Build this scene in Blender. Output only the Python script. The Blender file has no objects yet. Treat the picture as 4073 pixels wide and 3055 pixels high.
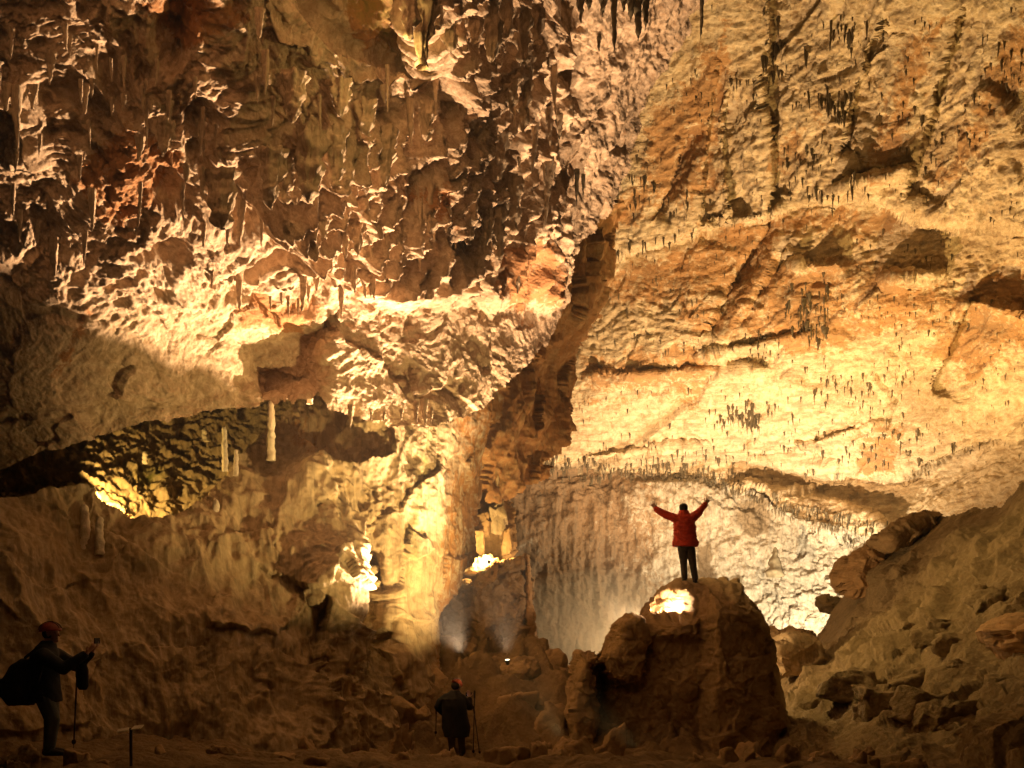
import bpy, bmesh, math, random
import numpy as np
from mathutils import Vector, Matrix

# ------------------------------------------------------------------ camera
F = 887.0                      # focal length in pixels of a 1024 wide frame
CZ = 1.6                       # eye height
HY = 640.0                     # picture row of the horizon
scene = bpy.context.scene
COL = scene.collection
cam_d = bpy.data.cameras.new('camera')
cam_d.sensor_width = 36.0
cam_d.lens = 36.0 * F / 1024.0
cam_d.shift_y = 0.25
cam_d.clip_start = 0.1
cam_d.clip_end = 500.0
cam = bpy.data.objects.new('camera', cam_d)
COL.objects.link(cam)
cam.location = (0, 0, CZ)
cam.rotation_euler = (math.radians(90), 0, 0)
scene.camera = cam

# ------------------------------------------------------------------ world: no daylight reaches the cave
w = bpy.data.worlds.new('World')
scene.world = w
w.use_nodes = True
w.node_tree.nodes['Background'].inputs[0].default_value = (1.0, 0.6, 0.25, 1)
w.node_tree.nodes['Background'].inputs[1].default_value = 0.0014
scene.view_settings.view_transform = 'Standard'
scene.view_settings.look = 'None'
scene.view_settings.exposure = 0.0
scene.view_settings.gamma = 1.0
scene.cycles.max_bounces = 6
scene.cycles.diffuse_bounces = 3
scene.cycles.use_adaptive_sampling = True
scene.cycles.adaptive_threshold = 0.025
scene.cycles.glossy_bounces = 1
scene.cycles.volume_bounces = 0
scene.cycles.sample_clamp_indirect = 6.0


def at(px, py, Y):
    return Vector(((px - 512.0) / F * Y, Y, CZ + (HY - py) / F * Y))


def at_np(px, py, Y):
    return np.stack([(px - 512.0) / F * Y, Y, CZ + (HY - py) / F * Y], -1)


# ------------------------------------------------------------------ floodlights hidden among the rocks, and added fill lights
WARM = (1.0, 0.62, 0.27)
GOLD = (1.0, 0.66, 0.24)
PINK = (1.0, 0.66, 0.38)
WHITE = (1.0, 0.84, 0.58)
LAMPS = []   # (name, position, target, watts, colour, cone degrees or None, blend, radius, label)


def lamp(pos, target, watts, color, cone=None, blend=0.6, radius=0.12, label=None):
    LAMPS.append((Vector(pos), Vector(target) if target is not None else None, watts, color, cone, blend, radius, label))


# key lamp under the overhang, behind the rubble crest
lamp(at(462, 652, 19.0), at(212, 112, 11.8), 18500, PINK, 67, 0.85, 0.10, None)
# its neighbour lights the pale right edge of the overhang
lamp(at(507, 655, 19.5), at(470, 190, 17.6), 10500, PINK, 76, 0.9, 0.10, 'small floodlight on the rubble crest aimed straight up at the overhang edge')
# added fill lights low between the stones: flowstone and a weak wash on the dark wall
lamp(at(562, 738, 17.3), at(400, 480, 19.5), 4700, GOLD, 60, 1.0, 0.10, 'small added fill light among the stones left of the big boulder, aimed at the flowstone')
lamp(at(640, 748, 14.3), at(262, 455, 16.4), 3000, GOLD, 41, 1.0, 0.10, None)
# crevice lamp at the foot of the flowstone wall
lamp(at(362, 622, 17.9), at(380, 480, 19), 2.5, GOLD, 120, 0.8, 0.10, 'small floodlight in the crevice at the foot of the flowstone wall')
# alcove lamp
lamp(at(107, 503, 16.5), at(190, 465, 19.5), 330, (1.0, 0.62, 0.17), 165, 0.6, 0.06, 'small floodlight on the alcove ledge above the dark wall')
# niche lamp
lamp(at(489, 556, 24.7), None, 420, GOLD, None, 0.5, 0.10, 'small floodlight in the blocky niche behind the leaning slab')
# added spot in the air by the boulder's left shoulder, for the pale right edge of the overhang
lamp(at(612, 626, 18.2), at(626, 85, 19.6), 7500, PINK, 46, 0.8, 0.10, None)
# lamp of the higher window
lamp(at(398, 66, 11.9), None, 40, (1.0, 0.68, 0.22), None, 0.5, 0.08, None)
# boulder lamp
lamp(at(668, 612, 19.75), None, 750, PINK, None, 0.5, 0.08, 'small floodlight in the hollow of the big boulder below the climber')
# white lamp for the back wall
lamp(at(800, 642, 45.0), at(750, 545, 52), 8500, WHITE, 160, 0.8, 0.15, 'small white floodlight behind the rock slope lighting the far wall')
# lamp in the misty pit behind the big boulder
lamp(at(628, 652, 29.0), None, 1500, WARM, None, 0.5, 0.12, 'small floodlight in the misty pit hidden by the left shoulder of the big boulder')
# vault lamps
lamp(at(648, 655, 40.0), at(720, 260, 45), 25500, (1.0, 0.64, 0.33), 124, 0.6, 0.15, 'floodlight behind the big boulder aimed up at the vault')
lamp(at(905, 560, 36.0), at(890, 130, 36), 8000, (1.0, 0.64, 0.22), 140, 0.8, 0.15, 'floodlight behind the rock slope aimed up at the vault')
# added fill light in mid-air, lighting the slope and the floor dimly
lamp(at(596, 330, 23.5), at(930, 600, 21), 2600, GOLD, 75, 0.8, 0.25, None)

for i, (p, t, watts, c, cone, blend, rad, label) in enumerate(LAMPS):
    ld = bpy.data.lights.new('flood_fill_light', 'SPOT' if cone else 'POINT')
    ld.energy = watts
    ld.color = c
    ld.shadow_soft_size = rad
    if cone:
        ld.spot_size = math.radians(cone)
        ld.spot_blend = blend
    lo = bpy.data.objects.new('flood_fill_light', ld)
    COL.objects.link(lo)
    lo.location = p
    if t is not None:
        lo.rotation_euler = (t - p).to_track_quat('-Z', 'Y').to_euler()

# ------------------------------------------------------------------ noise in numpy
_rng = np.random.RandomState(7)
_perm = _rng.permutation(256).astype(np.int32)
_perm = np.concatenate([_perm, _perm, _perm])
_g = _rng.normal(size=(256, 3)).astype(np.float32)
_g /= np.linalg.norm(_g, axis=1, keepdims=True)
_pt = _rng.rand(256, 3).astype(np.float32)


def perlin(P):
    P = np.asarray(P, np.float32)
    i0 = np.floor(P).astype(np.int32)
    f = P - i0
    u = f * f * f * (f * (f * 6 - 15) + 10)
    i0 &= 255
    out = 0
    for dx in (0, 1):
        wx = u[..., 0] if dx else 1 - u[..., 0]
        hx = _perm[(i0[..., 0] + dx) & 255]
        for dy in (0, 1):
            wy = wx * (u[..., 1] if dy else 1 - u[..., 1])
            hy = _perm[hx + ((i0[..., 1] + dy) & 255)]
            for dz in (0, 1):
                wz = wy * (u[..., 2] if dz else 1 - u[..., 2])
                g = _g[_perm[hy + ((i0[..., 2] + dz) & 255)]]
                out = out + wz * (g[..., 0] * (f[..., 0] - dx) + g[..., 1] * (f[..., 1] - dy) + g[..., 2] * (f[..., 2] - dz))
    return out * 1.5


def fbm(P, size, octv=4, gain=0.5, off=0.0, stretch=None):
    P = np.asarray(P, np.float32)
    if stretch is not None:
        P = P / np.asarray(stretch, np.float32)
    q = P / size + off
    a, s, n = 1.0, 0.0, 0.0
    for _ in range(octv):
        s = s + a * perlin(q)
        n += a
        a *= gain
        q = q * 2.03 + 17.3
    return s / n


def ridged(P, size, octv=4, gain=0.5, off=0.0, stretch=None):
    P = np.asarray(P, np.float32)
    if stretch is not None:
        P = P / np.asarray(stretch, np.float32)
    q = P / size + off
    a, s, n = 1.0, 0.0, 0.0
    for _ in range(octv):
        s = s + a * (1 - 2 * np.abs(perlin(q)))
        n += a
        a *= gain
        q = q * 2.03 + 11.7
    return s / n


def worley(P, size, off=0.0):
    P = np.asarray(P, np.float32) / size + off
    i0 = np.floor(P).astype(np.int32)
    f = P - i0
    F1 = np.full(P.shape[:-1], 9.0, np.float32)
    F2 = F1.copy()
    for dx in (-1, 0, 1):
        hx = _perm[(i0[..., 0] + dx) & 255]
        for dy in (-1, 0, 1):
            hy = _perm[hx + ((i0[..., 1] + dy) & 255)]
            for dz in (-1, 0, 1):
                p = _pt[_perm[hy + ((i0[..., 2] + dz) & 255)]]
                d = (p[..., 0] + dx - f[..., 0]) ** 2 + (p[..., 1] + dy - f[..., 1]) ** 2 + (p[..., 2] + dz - f[..., 2]) ** 2
                m = d < F1
                F2 = np.where(m, F1, np.minimum(F2, d))
                F1 = np.where(m, d, F1)
    return np.sqrt(F1), np.sqrt(F2)


def slabs(P, size, off=0.0, tilt=1.0, step=0.5):
    """broken faces: every cell is a tilted plane of its own"""
    P = np.asarray(P, np.float32) / size + off
    i0 = np.floor(P).astype(np.int32)
    f = P - i0
    F1 = np.full(P.shape[:-1], 9.0, np.float32)
    val = np.zeros(P.shape[:-1], np.float32)
    for dx in (-1, 0, 1):
        hx = _perm[(i0[..., 0] + dx) & 255]
        for dy in (-1, 0, 1):
            hy = _perm[hx + ((i0[..., 1] + dy) & 255)]
            for dz in (-1, 0, 1):
                h = _perm[hy + ((i0[..., 2] + dz) & 255)]
                p = _pt[h]
                rx, ry, rz = f[..., 0] - p[..., 0] - dx, f[..., 1] - p[..., 1] - dy, f[..., 2] - p[..., 2] - dz
                d = rx * rx + ry * ry + rz * rz
                m = d < F1
                g = _g[h]
                val = np.where(m, tilt * (g[..., 0] * rx + g[..., 1] * ry + g[..., 2] * rz) + step * (p[..., 1] - 0.5), val)
                F1 = np.where(m, d, F1)
    return val


def sstep(a, b, x):
    t = np.clip((x - a) / (b - a), 0, 1)
    return t * t * (3 - 2 * t)


def warp(P, size, amp, off=0.0):
    return P + amp * np.stack([fbm(P, size, 2, off=off), fbm(P, size, 2, off=off + 31.4), fbm(P, size, 2, off=off + 57.9)], -1)


class TPS:
    """smooth surface through (x, y, value) samples"""

    def __init__(self, pts, lam=0.0):
        a = np.asarray(pts, float)
        self.xy = a[:, :2] / 100.0
        n = len(a)
        K = self._k(self.xy, self.xy) + lam * np.eye(n)
        Pm = np.hstack([np.ones((n, 1)), self.xy])
        A = np.zeros((n + 3, n + 3))
        A[:n, :n] = K
        A[:n, n:] = Pm
        A[n:, :n] = Pm.T
        self.c = np.linalg.solve(A, np.concatenate([a[:, 2], np.zeros(3)]))

    @staticmethod
    def _k(a, b):
        d2 = ((a[:, None, :] - b[None]) ** 2).sum(-1)
        return 0.5 * d2 * np.log(d2 + 1e-12)

    def __call__(self, x, y):
        x = np.asarray(x, float)
        q = np.stack([x.ravel(), np.asarray(y, float).ravel()], -1) / 100.0
        out = np.empty(len(q))
        for s in range(0, len(q), 100000):
            b = q[s:s + 100000]
            out[s:s + 100000] = self._k(b, self.xy) @ self.c[:-3] + self.c[-3] + b @ self.c[-2:]
        return out.reshape(x.shape)


def poly_sdf(px, py, poly):
    """signed distance to a polygon (positive inside) and the nearest outline point"""
    p = np.asarray(poly, float)
    x, y = np.asarray(px, float), np.asarray(py, float)
    best = np.full(x.shape, 1e18)
    nx, ny = x.copy(), y.copy()
    ins = np.zeros(x.shape, bool)
    for (ax, ay), (bx, by) in zip(p, np.roll(p, -1, 0)):
        ex, ey = bx - ax, by - ay
        t = np.clip(((x - ax) * ex + (y - ay) * ey) / (ex * ex + ey * ey + 1e-12), 0, 1)
        qx, qy = ax + t * ex, ay + t * ey
        d = (x - qx) ** 2 + (y - qy) ** 2
        m = d < best
        best = np.where(m, d, best)
        nx = np.where(m, qx, nx)
        ny = np.where(m, qy, ny)
        c = ((ay > y) != (by > y)) & (x < ex * (y - ay) / (ey + 1e-12) + ax)
        ins ^= c
    d = np.sqrt(best)
    return np.where(ins, d, -d), nx, ny


def line_y(px, pts):
    a = np.asarray(pts, float)
    return np.interp(px, a[:, 0], a[:, 1])


# ------------------------------------------------------------------ mesh helpers
def mesh_from(name, V, Q, smooth=True):
    V = np.ascontiguousarray(V, np.float32)
    Q = np.ascontiguousarray(Q, np.int32)
    k = Q.shape[1]
    me = bpy.data.meshes.new(name)
    me.vertices.add(len(V))
    me.vertices.foreach_set('co', V.ravel())
    me.loops.add(Q.size)
    me.loops.foreach_set('vertex_index', Q.ravel())
    me.polygons.add(len(Q))
    me.polygons.foreach_set('loop_start', np.arange(0, Q.size, k, dtype=np.int32))
    me.polygons.foreach_set('loop_total', np.full(len(Q), k, np.int32))
    me.update(calc_edges=True)
    me.validate()
    if smooth:
        me.polygons.foreach_set('use_smooth', np.ones(len(me.polygons), bool))
    return me


def attr(me, name, val):
    a = me.attributes.new(name, 'FLOAT', 'POINT')
    a.data.foreach_set('value', np.ascontiguousarray(val, np.float32))


def obj(name, me, mat=None, parent=None, loc=None):
    o = bpy.data.objects.new(name, me)
    COL.objects.link(o)
    if mat is not None and me is not None:
        if len(me.materials) == 0:
            me.materials.append(mat)
    if parent is not None:
        o.parent = parent
    if loc is not None:
        o.location = loc
    return o


def tag(o, label=None, cat=None, group=None, kind=None):
    if label:
        o['label'] = label
    if cat:
        o['category'] = cat
    if group:
        o['group'] = group
    if kind:
        o['kind'] = kind
    return o


def empty(name, loc, rz=0.0):
    o = bpy.data.objects.new(name, None)
    COL.objects.link(o)
    o.location = loc
    o.rotation_euler = (0, 0, rz)
    o.empty_display_size = 0.1
    return o


def grid_normals(P):
    du = np.gradient(P, axis=1)
    dv = np.gradient(P, axis=0)
    n = np.cross(dv, du)
    n /= np.linalg.norm(n, axis=-1, keepdims=True) + 1e-9
    v = P - np.array([0, 0, CZ])
    flip = (n * v).sum(-1) > 0
    n[flip] *= -1
    return n


def sheet(name, x0, x1, y0, y1, step, depth, disp, mat, poly=None, masks=None, rough_edge=0.0):
    """a rock face: grid of sight directions carried out to real distances, then displaced in metres"""
    xs = np.arange(x0, x1 + 1e-6, step)
    ys = np.arange(y0, y1 + 1e-6, step)
    PX, PY = np.meshgrid(xs, ys)
    D = depth(PX, PY)
    P = at_np(PX, PY, D)
    N = grid_normals(P)
    if disp is not None:
        P = disp(P, N, PX, PY)
    idx = np.arange(PX.size).reshape(PX.shape)
    Q = np.stack([idx[:-1, :-1], idx[1:, :-1], idx[1:, 1:], idx[:-1, 1:]], -1).reshape(-1, 4)
    V = P.reshape(-1, 3)
    if poly is not None:
        s, nx, ny = poly_sdf(PX, PY, poly)
        if rough_edge:
            s = s + rough_edge * (fbm(P, 0.9, 3, off=4.4) + 0.6 * fbm(P, 0.25, 2, off=9.1))
        keep = (s > 0).reshape(-1)
        Q = Q[keep[Q].all(1)]
        used = np.zeros(len(V), bool)
        used[Q.ravel()] = True
        new = np.cumsum(used) - 1
        Q = new[Q]
        V = V[used]
    else:
        used = np.ones(len(V), bool)
    me = mesh_from(name, V, Q)
    if masks:
        for k, fn in masks.items():
            attr(me, k, np.asarray(fn(PX, PY, P)).reshape(-1)[used])
    return obj(name, me, mat), (PX, PY, P)


def inflate(name, poly, Y0, front, back, mat, step=1.2, R=25.0, disp=None, carve=None, tilt=(0, 0), parent=None, power=2.0):
    """a solid rock with a given outline: front and back shells welded at the rim, real thickness in metres"""
    p = np.asarray(poly, float)
    xs = np.arange(p[:, 0].min() - 2 * step, p[:, 0].max() + 2 * step, step)
    ys = np.arange(p[:, 1].min() - 2 * step, p[:, 1].max() + 2 * step, step)
    PX, PY = np.meshgrid(xs, ys)
    s, nx, ny = poly_sdf(PX, PY, poly)
    band = (s <= 0) & (s > -1.5 * step)
    PX = np.where(band, nx, PX)
    PY = np.where(band, ny, PY)
    sd = np.where(band, 0, s)
    t = np.clip(sd / R, 0, 1)
    h = (1 - (1 - t) ** power) ** (1 / power)
    cx, cy = p.mean(0)
    base = Y0 + tilt[0] * (PX - cx) + tilt[1] * (PY - cy)
    Yf = base - front * h
    if carve is not None:
        Yf = carve(PX, PY, Yf)
    Yb = base + back * h
    k = Y0
    # real size is fixed at the outline's own distance: x and z do not change through the thickness
    X = (PX - 512) / F * k
    Z = CZ + (HY - PY) / F * k
    Pf = np.stack([X, Yf, Z], -1)
    Pb = np.stack([X, Yb, Z], -1)
    keep = s > -1.5 * step
    n = PX.size
    idx = np.arange(n).reshape(PX.shape)
    q = np.stack([idx[:-1, :-1], idx[1:, :-1], idx[1:, 1:], idx[:-1, 1:]], -1).reshape(-1, 4)
    kq = keep.reshape(-1)[q].all(1)
    q = q[kq]
    rim = band.reshape(-1)
    allrim = rim[q].all(1)
    qf = q
    qb = q[~allrim][:, ::-1].copy()
    mapb = np.arange(n) + n
    mapb[rim] = np.arange(n)[rim]
    qb = mapb[qb]
    Q = np.concatenate([qf, qb])
    V = np.concatenate([Pf.reshape(-1, 3), Pb.reshape(-1, 3)])
    used = np.zeros(len(V), bool)
    used[Q.ravel()] = True
    new = np.cumsum(used) - 1
    Q = new[Q]
    V = V[used]
    if disp is not None:
        c = V.mean(0)
        tmp = mesh_from('tmp', V, Q)
        nr = np.empty(len(V) * 3, np.float32)
        tmp.vertices.foreach_get('normal', nr)
        bpy.data.meshes.remove(tmp)
        nr = nr.reshape(-1, 3)
        out = (V - c)
        if (nr * out).sum() < 0:
            nr = -nr
        V = V + nr * disp(V)[:, None]
    me = mesh_from(name, V, Q)
    return obj(name, me, mat, parent)


# ------------------------------------------------------------------ materials
def nodes_of(name):
    m = bpy.data.materials.new(name)
    m.use_nodes = True
    nt = m.node_tree
    b = nt.nodes['Principled BSDF']
    return m, nt, b


def N(nt, typ, **kw):
    n = nt.nodes.new(typ)
    for k, v in kw.items():
        setattr(n, k, v)
    return n


def ramp(nt, src, lo, hi, c0=(0, 0, 0, 1), c1=(1, 1, 1, 1)):
    r = N(nt, 'ShaderNodeValToRGB')
    r.color_ramp.elements[0].position = lo
    r.color_ramp.elements[1].position = hi
    r.color_ramp.elements[0].color = c0
    r.color_ramp.elements[1].color = c1
    nt.links.new(src, r.inputs[0])
    return r.outputs[0]


def mixc(nt, fac, a, b, mode='MIX'):
    m = N(nt, 'ShaderNodeMix', data_type='RGBA', blend_type=mode)
    for s, v in ((m.inputs['Factor'], fac), (m.inputs['A'], a), (m.inputs['B'], b)):
        if isinstance(v, (int, float)):
            s.default_value = v
        elif isinstance(v, tuple):
            s.default_value = (*v[:3], 1)
        else:
            nt.links.new(v, s)
    return m.outputs['Result']


def mth(nt, op, a, b=None):
    m = N(nt, 'ShaderNodeMath', operation=op)
    for s, v in zip(m.inputs, (a, b)):
        if v is None:
            continue
        if isinstance(v, (int, float)):
            s.default_value = v
        else:
            nt.links.new(v, s)
    return m.outputs[0]


def noise_tex(nt, co, scale, detail=6, rough=0.6, dist=0.0):
    t = N(nt, 'ShaderNodeTexNoise')
    t.inputs['Scale'].default_value = scale
    t.inputs['Detail'].default_value = detail
    t.inputs['Roughness'].default_value = rough
    t.inputs['Distortion'].default_value = dist
    nt.links.new(co, t.inputs['Vector'])
    return t.outputs[0]


def rock_mat(name, pale, pale2, stain, dark, size=1.0, bump=0.5, bdist=0.05, streak=0.0, strata=0.0, dark_amt=0.5, rough=0.85, green_tint=(0.16, 0.17, 0.03)):
    m, nt, b = nodes_of(name)
    tc = N(nt, 'ShaderNodeTexCoord')
    co = tc.outputs['Object']
    n1 = noise_tex(nt, co, 0.55 / size, 7, 0.62, 0.4)
    n2 = noise_tex(nt, co, 2.6 / size, 8, 0.7, 0.6)
    n3 = noise_tex(nt, co, 11.0 / size, 6, 0.7)
    c = mixc(nt, ramp(nt, n2, 0.38, 0.64), pale, pale2)
    # iron staining: from the painted patches, broken up by noise
    at_s = N(nt, 'ShaderNodeAttribute', attribute_name='stain')
    sfac = mth(nt, 'ADD', mth(nt, 'MULTIPLY', at_s.outputs['Fac'], 1.0), mth(nt, 'MULTIPLY', mth(nt, 'SUBTRACT', n2, 0.5), 1.5))
    sfac = mth(nt, 'ADD', sfac, mth(nt, 'MULTIPLY', mth(nt, 'SUBTRACT', n1, 0.5), 0.9))
    c = mixc(nt, ramp(nt, sfac, 0.38, 0.62), c, stain)
    # grey-brown crust, with painted shade in the same mask
    at_d = N(nt, 'ShaderNodeAttribute', attribute_name='crust_shade')
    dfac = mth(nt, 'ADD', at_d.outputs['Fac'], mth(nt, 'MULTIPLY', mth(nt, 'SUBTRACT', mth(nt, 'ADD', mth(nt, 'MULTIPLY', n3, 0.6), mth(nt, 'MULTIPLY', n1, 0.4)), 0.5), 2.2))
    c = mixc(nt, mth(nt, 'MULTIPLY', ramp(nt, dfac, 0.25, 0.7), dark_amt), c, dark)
    at_m = N(nt, 'ShaderNodeAttribute', attribute_name='green_tint')
    c = mixc(nt, mth(nt, 'MULTIPLY', at_m.outputs['Fac'], ramp(nt, n2, 0.3, 0.6)), c, green_tint)
    h = mth(nt, 'ADD', mth(nt, 'MULTIPLY', n2, 1.0), mth(nt, 'MULTIPLY', n3, 0.5))
    if streak:
        mp = N(nt, 'ShaderNodeMapping')
        mp.inputs['Scale'].default_value = (1, 1, 0.09)
        nt.links.new(co, mp.inputs['Vector'])
        n4 = noise_tex(nt, mp.outputs[0], 4.5 / size, 5, 0.65, 0.2)
        c = mixc(nt, mth(nt, 'MULTIPLY', ramp(nt, n4, 0.45, 0.68), streak), c, dark)
        h = mth(nt, 'ADD', h, mth(nt, 'MULTIPLY', n4, 1.2))
    if strata:
        mp = N(nt, 'ShaderNodeMapping')
        mp.inputs['Rotation'].default_value = (0, math.radians(-8), 0)
        mp.inputs['Scale'].default_value = (0.18, 0.5, 1.6)
        nt.links.new(co, mp.inputs['Vector'])
        n5 = noise_tex(nt, mp.outputs[0], 1.6 / size, 7, 0.72, 0.5)
        c = mixc(nt, mth(nt, 'MULTIPLY', ramp(nt, n5, 0.47, 0.62), strata), c, dark)
        h = mth(nt, 'ADD', h, mth(nt, 'MULTIPLY', n5, 1.5))
    v = N(nt, 'ShaderNodeTexVoronoi', feature='F1')
    v.inputs['Scale'].default_value = 7.0 / size
    nt.links.new(co, v.inputs['Vector'])
    h = mth(nt, 'ADD', h, mth(nt, 'MULTIPLY', v.outputs['Distance'], 0.45))
    bp = N(nt, 'ShaderNodeBump')
    bp.inputs['Strength'].default_value = bump
    bp.inputs['Distance'].default_value = bdist
    nt.links.new(h, bp.inputs['Height'])
    nt.links.new(bp.outputs[0], b.inputs['Normal'])
    nt.links.new(c, b.inputs['Base Color'])
    b.inputs['Roughness'].default_value = rough
    b.inputs['Specular IOR Level'].default_value = 0.25
    return m


M = {}
M['over'] = rock_mat('pitted_limestone', (0.56, 0.42, 0.29), (0.32, 0.21, 0.125), (0.34, 0.165, 0.07), (0.09, 0.065, 0.042), 0.42, 0.7, 0.04, dark_amt=0.6)
M['flow'] = rock_mat('flowstone', (0.52, 0.40, 0.25), (0.40, 0.29, 0.16), (0.33, 0.16, 0.05), (0.10, 0.075, 0.045), 0.6, 0.45, 0.04, streak=0.55, dark_amt=0.55)
M['vault'] = rock_mat('pale_vault_rock', (0.70, 0.58, 0.38), (0.50, 0.36, 0.20), (0.43, 0.24, 0.10), (0.22, 0.14, 0.07), 0.8, 0.7, 0.10, strata=0.62, dark_amt=0.55)
M['back'] = rock_mat('grey_back_wall', (0.55, 0.47, 0.35), (0.36, 0.29, 0.2), (0.30, 0.19, 0.10), (0.11, 0.09, 0.06), 1.1, 0.8, 0.15, streak=0.55, dark_amt=0.5)
M['side'] = rock_mat('rusty_side_rock', (0.46, 0.29, 0.14), (0.36, 0.21, 0.09), (0.36, 0.18, 0.07), (0.12, 0.08, 0.04), 0.8, 0.5, 0.06, streak=0.4, dark_amt=0.4)
M['slope'] = rock_mat('earthy_slope_rock', (0.30, 0.22, 0.115), (0.19, 0.135, 0.065), (0.22, 0.13, 0.05), (0.06, 0.045, 0.025), 0.6, 0.75, 0.07, dark_amt=0.75)
M['boulder'] = rock_mat('brown_boulder_rock', (0.40, 0.28, 0.15), (0.28, 0.185, 0.09), (0.32, 0.18, 0.07), (0.10, 0.07, 0.04), 0.5, 0.6, 0.04, dark_amt=0.6)
M['floor'] = rock_mat('cave_earth', (0.26, 0.18, 0.095), (0.18, 0.12, 0.06), (0.27, 0.15, 0.06), (0.08, 0.06, 0.035), 0.5, 0.8, 0.05, dark_amt=0.6)
M['spike'] = rock_mat('shaded_dripstone', (0.15, 0.115, 0.065), (0.09, 0.07, 0.04), (0.14, 0.08, 0.03), (0.05, 0.04, 0.025), 0.6, 0.5, 0.03, dark_amt=0.4)  # stalactites' unlit near sides put into the dark base colour
M['drape'] = rock_mat('brown_dripstone', (0.52, 0.39, 0.26), (0.36, 0.26, 0.165), (0.25, 0.13, 0.05), (0.07, 0.055, 0.04), 0.35, 0.6, 0.03, streak=0.5, dark_amt=0.6)
M['mite'] = rock_mat('pale_stalagmite', (0.78, 0.68, 0.52), (0.62, 0.52, 0.38), (0.4, 0.25, 0.1), (0.12, 0.09, 0.06), 0.25, 0.6, 0.02, dark_amt=0.4)

# ------------------------------------------------------------------ far vault: ceiling coming down to the back wall
LEDGE = [(560, 300), (600, 268), (640, 246), (700, 230), (765, 218), (800, 203), (860, 196), (920, 212), (960, 222), (1030, 228), (1200, 235)]
LEDGE2 = [(430, 500), (540, 470), (600, 466), (700, 455), (800, 470), (900, 480), (1000, 440), (1200, 420)]
vault_t = TPS([
    (430, -160, 31), (600, -160, 29), (800, -160, 26), (1000, -160, 23), (1180, -160, 21),
    (430, 0, 37), (600, 0, 35), (800, 0, 32), (1000, 0, 28), (1180, 0, 24),
    (430, 200, 44), (600, 200, 42), (800, 200, 38), (1000, 200, 33), (1180, 200, 28),
    (430, 400, 50), (600, 400, 49), (800, 400, 46), (940, 400, 42), (1180, 400, 32),
    (430, 480, 53), (600, 480, 53), (800, 480, 51), (940, 480, 45), (1180, 480, 33),
    (430, 690, 53), (600, 690, 53), (760, 690, 52), (860, 640, 48), (1180, 690, 34)])


def vault_depth(px, py):
    d = vault_t(px, py)
    yl = line_y(px, LEDGE)
    d = d + 2.0 * sstep(-2, 5, py - yl) * (1 - sstep(10, 130, py - yl))
    yl2 = line_y(px, LEDGE2)
    d = d + 1.5 * sstep(-3, 5, py - yl2) * (1 - sstep(5, 60, py - yl2))
    s, _, _ = poly_sdf(px, py, [(728, 484), (748, 480), (775, 488), (805, 491), (838, 496), (856, 506), (880, 518), (890, 530), (868, 540), (850, 533), (832, 540), (812, 528), (790, 522), (768, 511), (745, 500)])
    d = d - 1.7 * sstep(-4, 5, s + 3 * fbm(np.stack([px / 8.0, py / 8.0, 0 * px], -1), 1.0, 3))
    # the tall joint that splits the ceiling
    xj = 768 + 3 * np.sin(py / 21.0)
    d = d + 1.1 * np.clip((px - xj) / 2.0, 0, 1) * (1 - sstep(4, 70, px - xj)) * (1 - sstep(190, 222, py))
    xj = 727 + 4 * np.sin(py / 30.0)
    d = d + 0.8 * np.clip((px - xj) / 2.0, 0, 1) * (1 - sstep(4, 50, px - xj)) * sstep(80, 120, py) * (1 - sstep(210, 230, py))
    return d + vault_steps(px, py)


CRACKS = [(767, 222, 704, 326, 0.9, 26), (755, 241, 714, 302, 0.6, 10), (790, 235, 742, 318, 0.5, 12), (966, 305, 934, 386, 0.7, 40), (1030, 309, 966, 299, -0.8, 26), (936, 272, 890, 276, -1.2, 14), (880, 20, 838, 150, 0.7, 40),
          (960, 10, 905, 190, 0.8, 50), (716, 60, 700, 215, 0.7, 30), (690, 130, 655, 210, 0.8, 24), (905, 165, 842, 182, -0.9, 16), (840, 262, 800, 262, -0.8, 20), (812, 330, 700, 352, -0.5, 14), (760, 365, 590, 372, -0.6, 20), (700, 440, 590, 452, -0.5, 16), (880, 420, 790, 446, -0.5, 16)]


def vault_steps(px, py):
    wv = 5 * fbm(np.stack([px / 26.0, py / 26.0, 0 * px], -1), 1.0, 3, off=2.0)
    d = 0
    for x0, y0, x1, y1, amp, wd in CRACKS:
        L = math.hypot(x1 - x0, y1 - y0)
        tx, ty = (x1 - x0) / L, (y1 - y0) / L
        a = (px - x0) * tx + (py - y0) * ty
        c = (px - x0) * ty - (py - y0) * tx + wv
        d = d + amp * np.clip(c / 2.5, 0, 1) * (1 - sstep(0.15 * wd, wd, c)) * sstep(-12, 4, a) * (1 - sstep(L - 4, L + 12, a))
    return d


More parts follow.
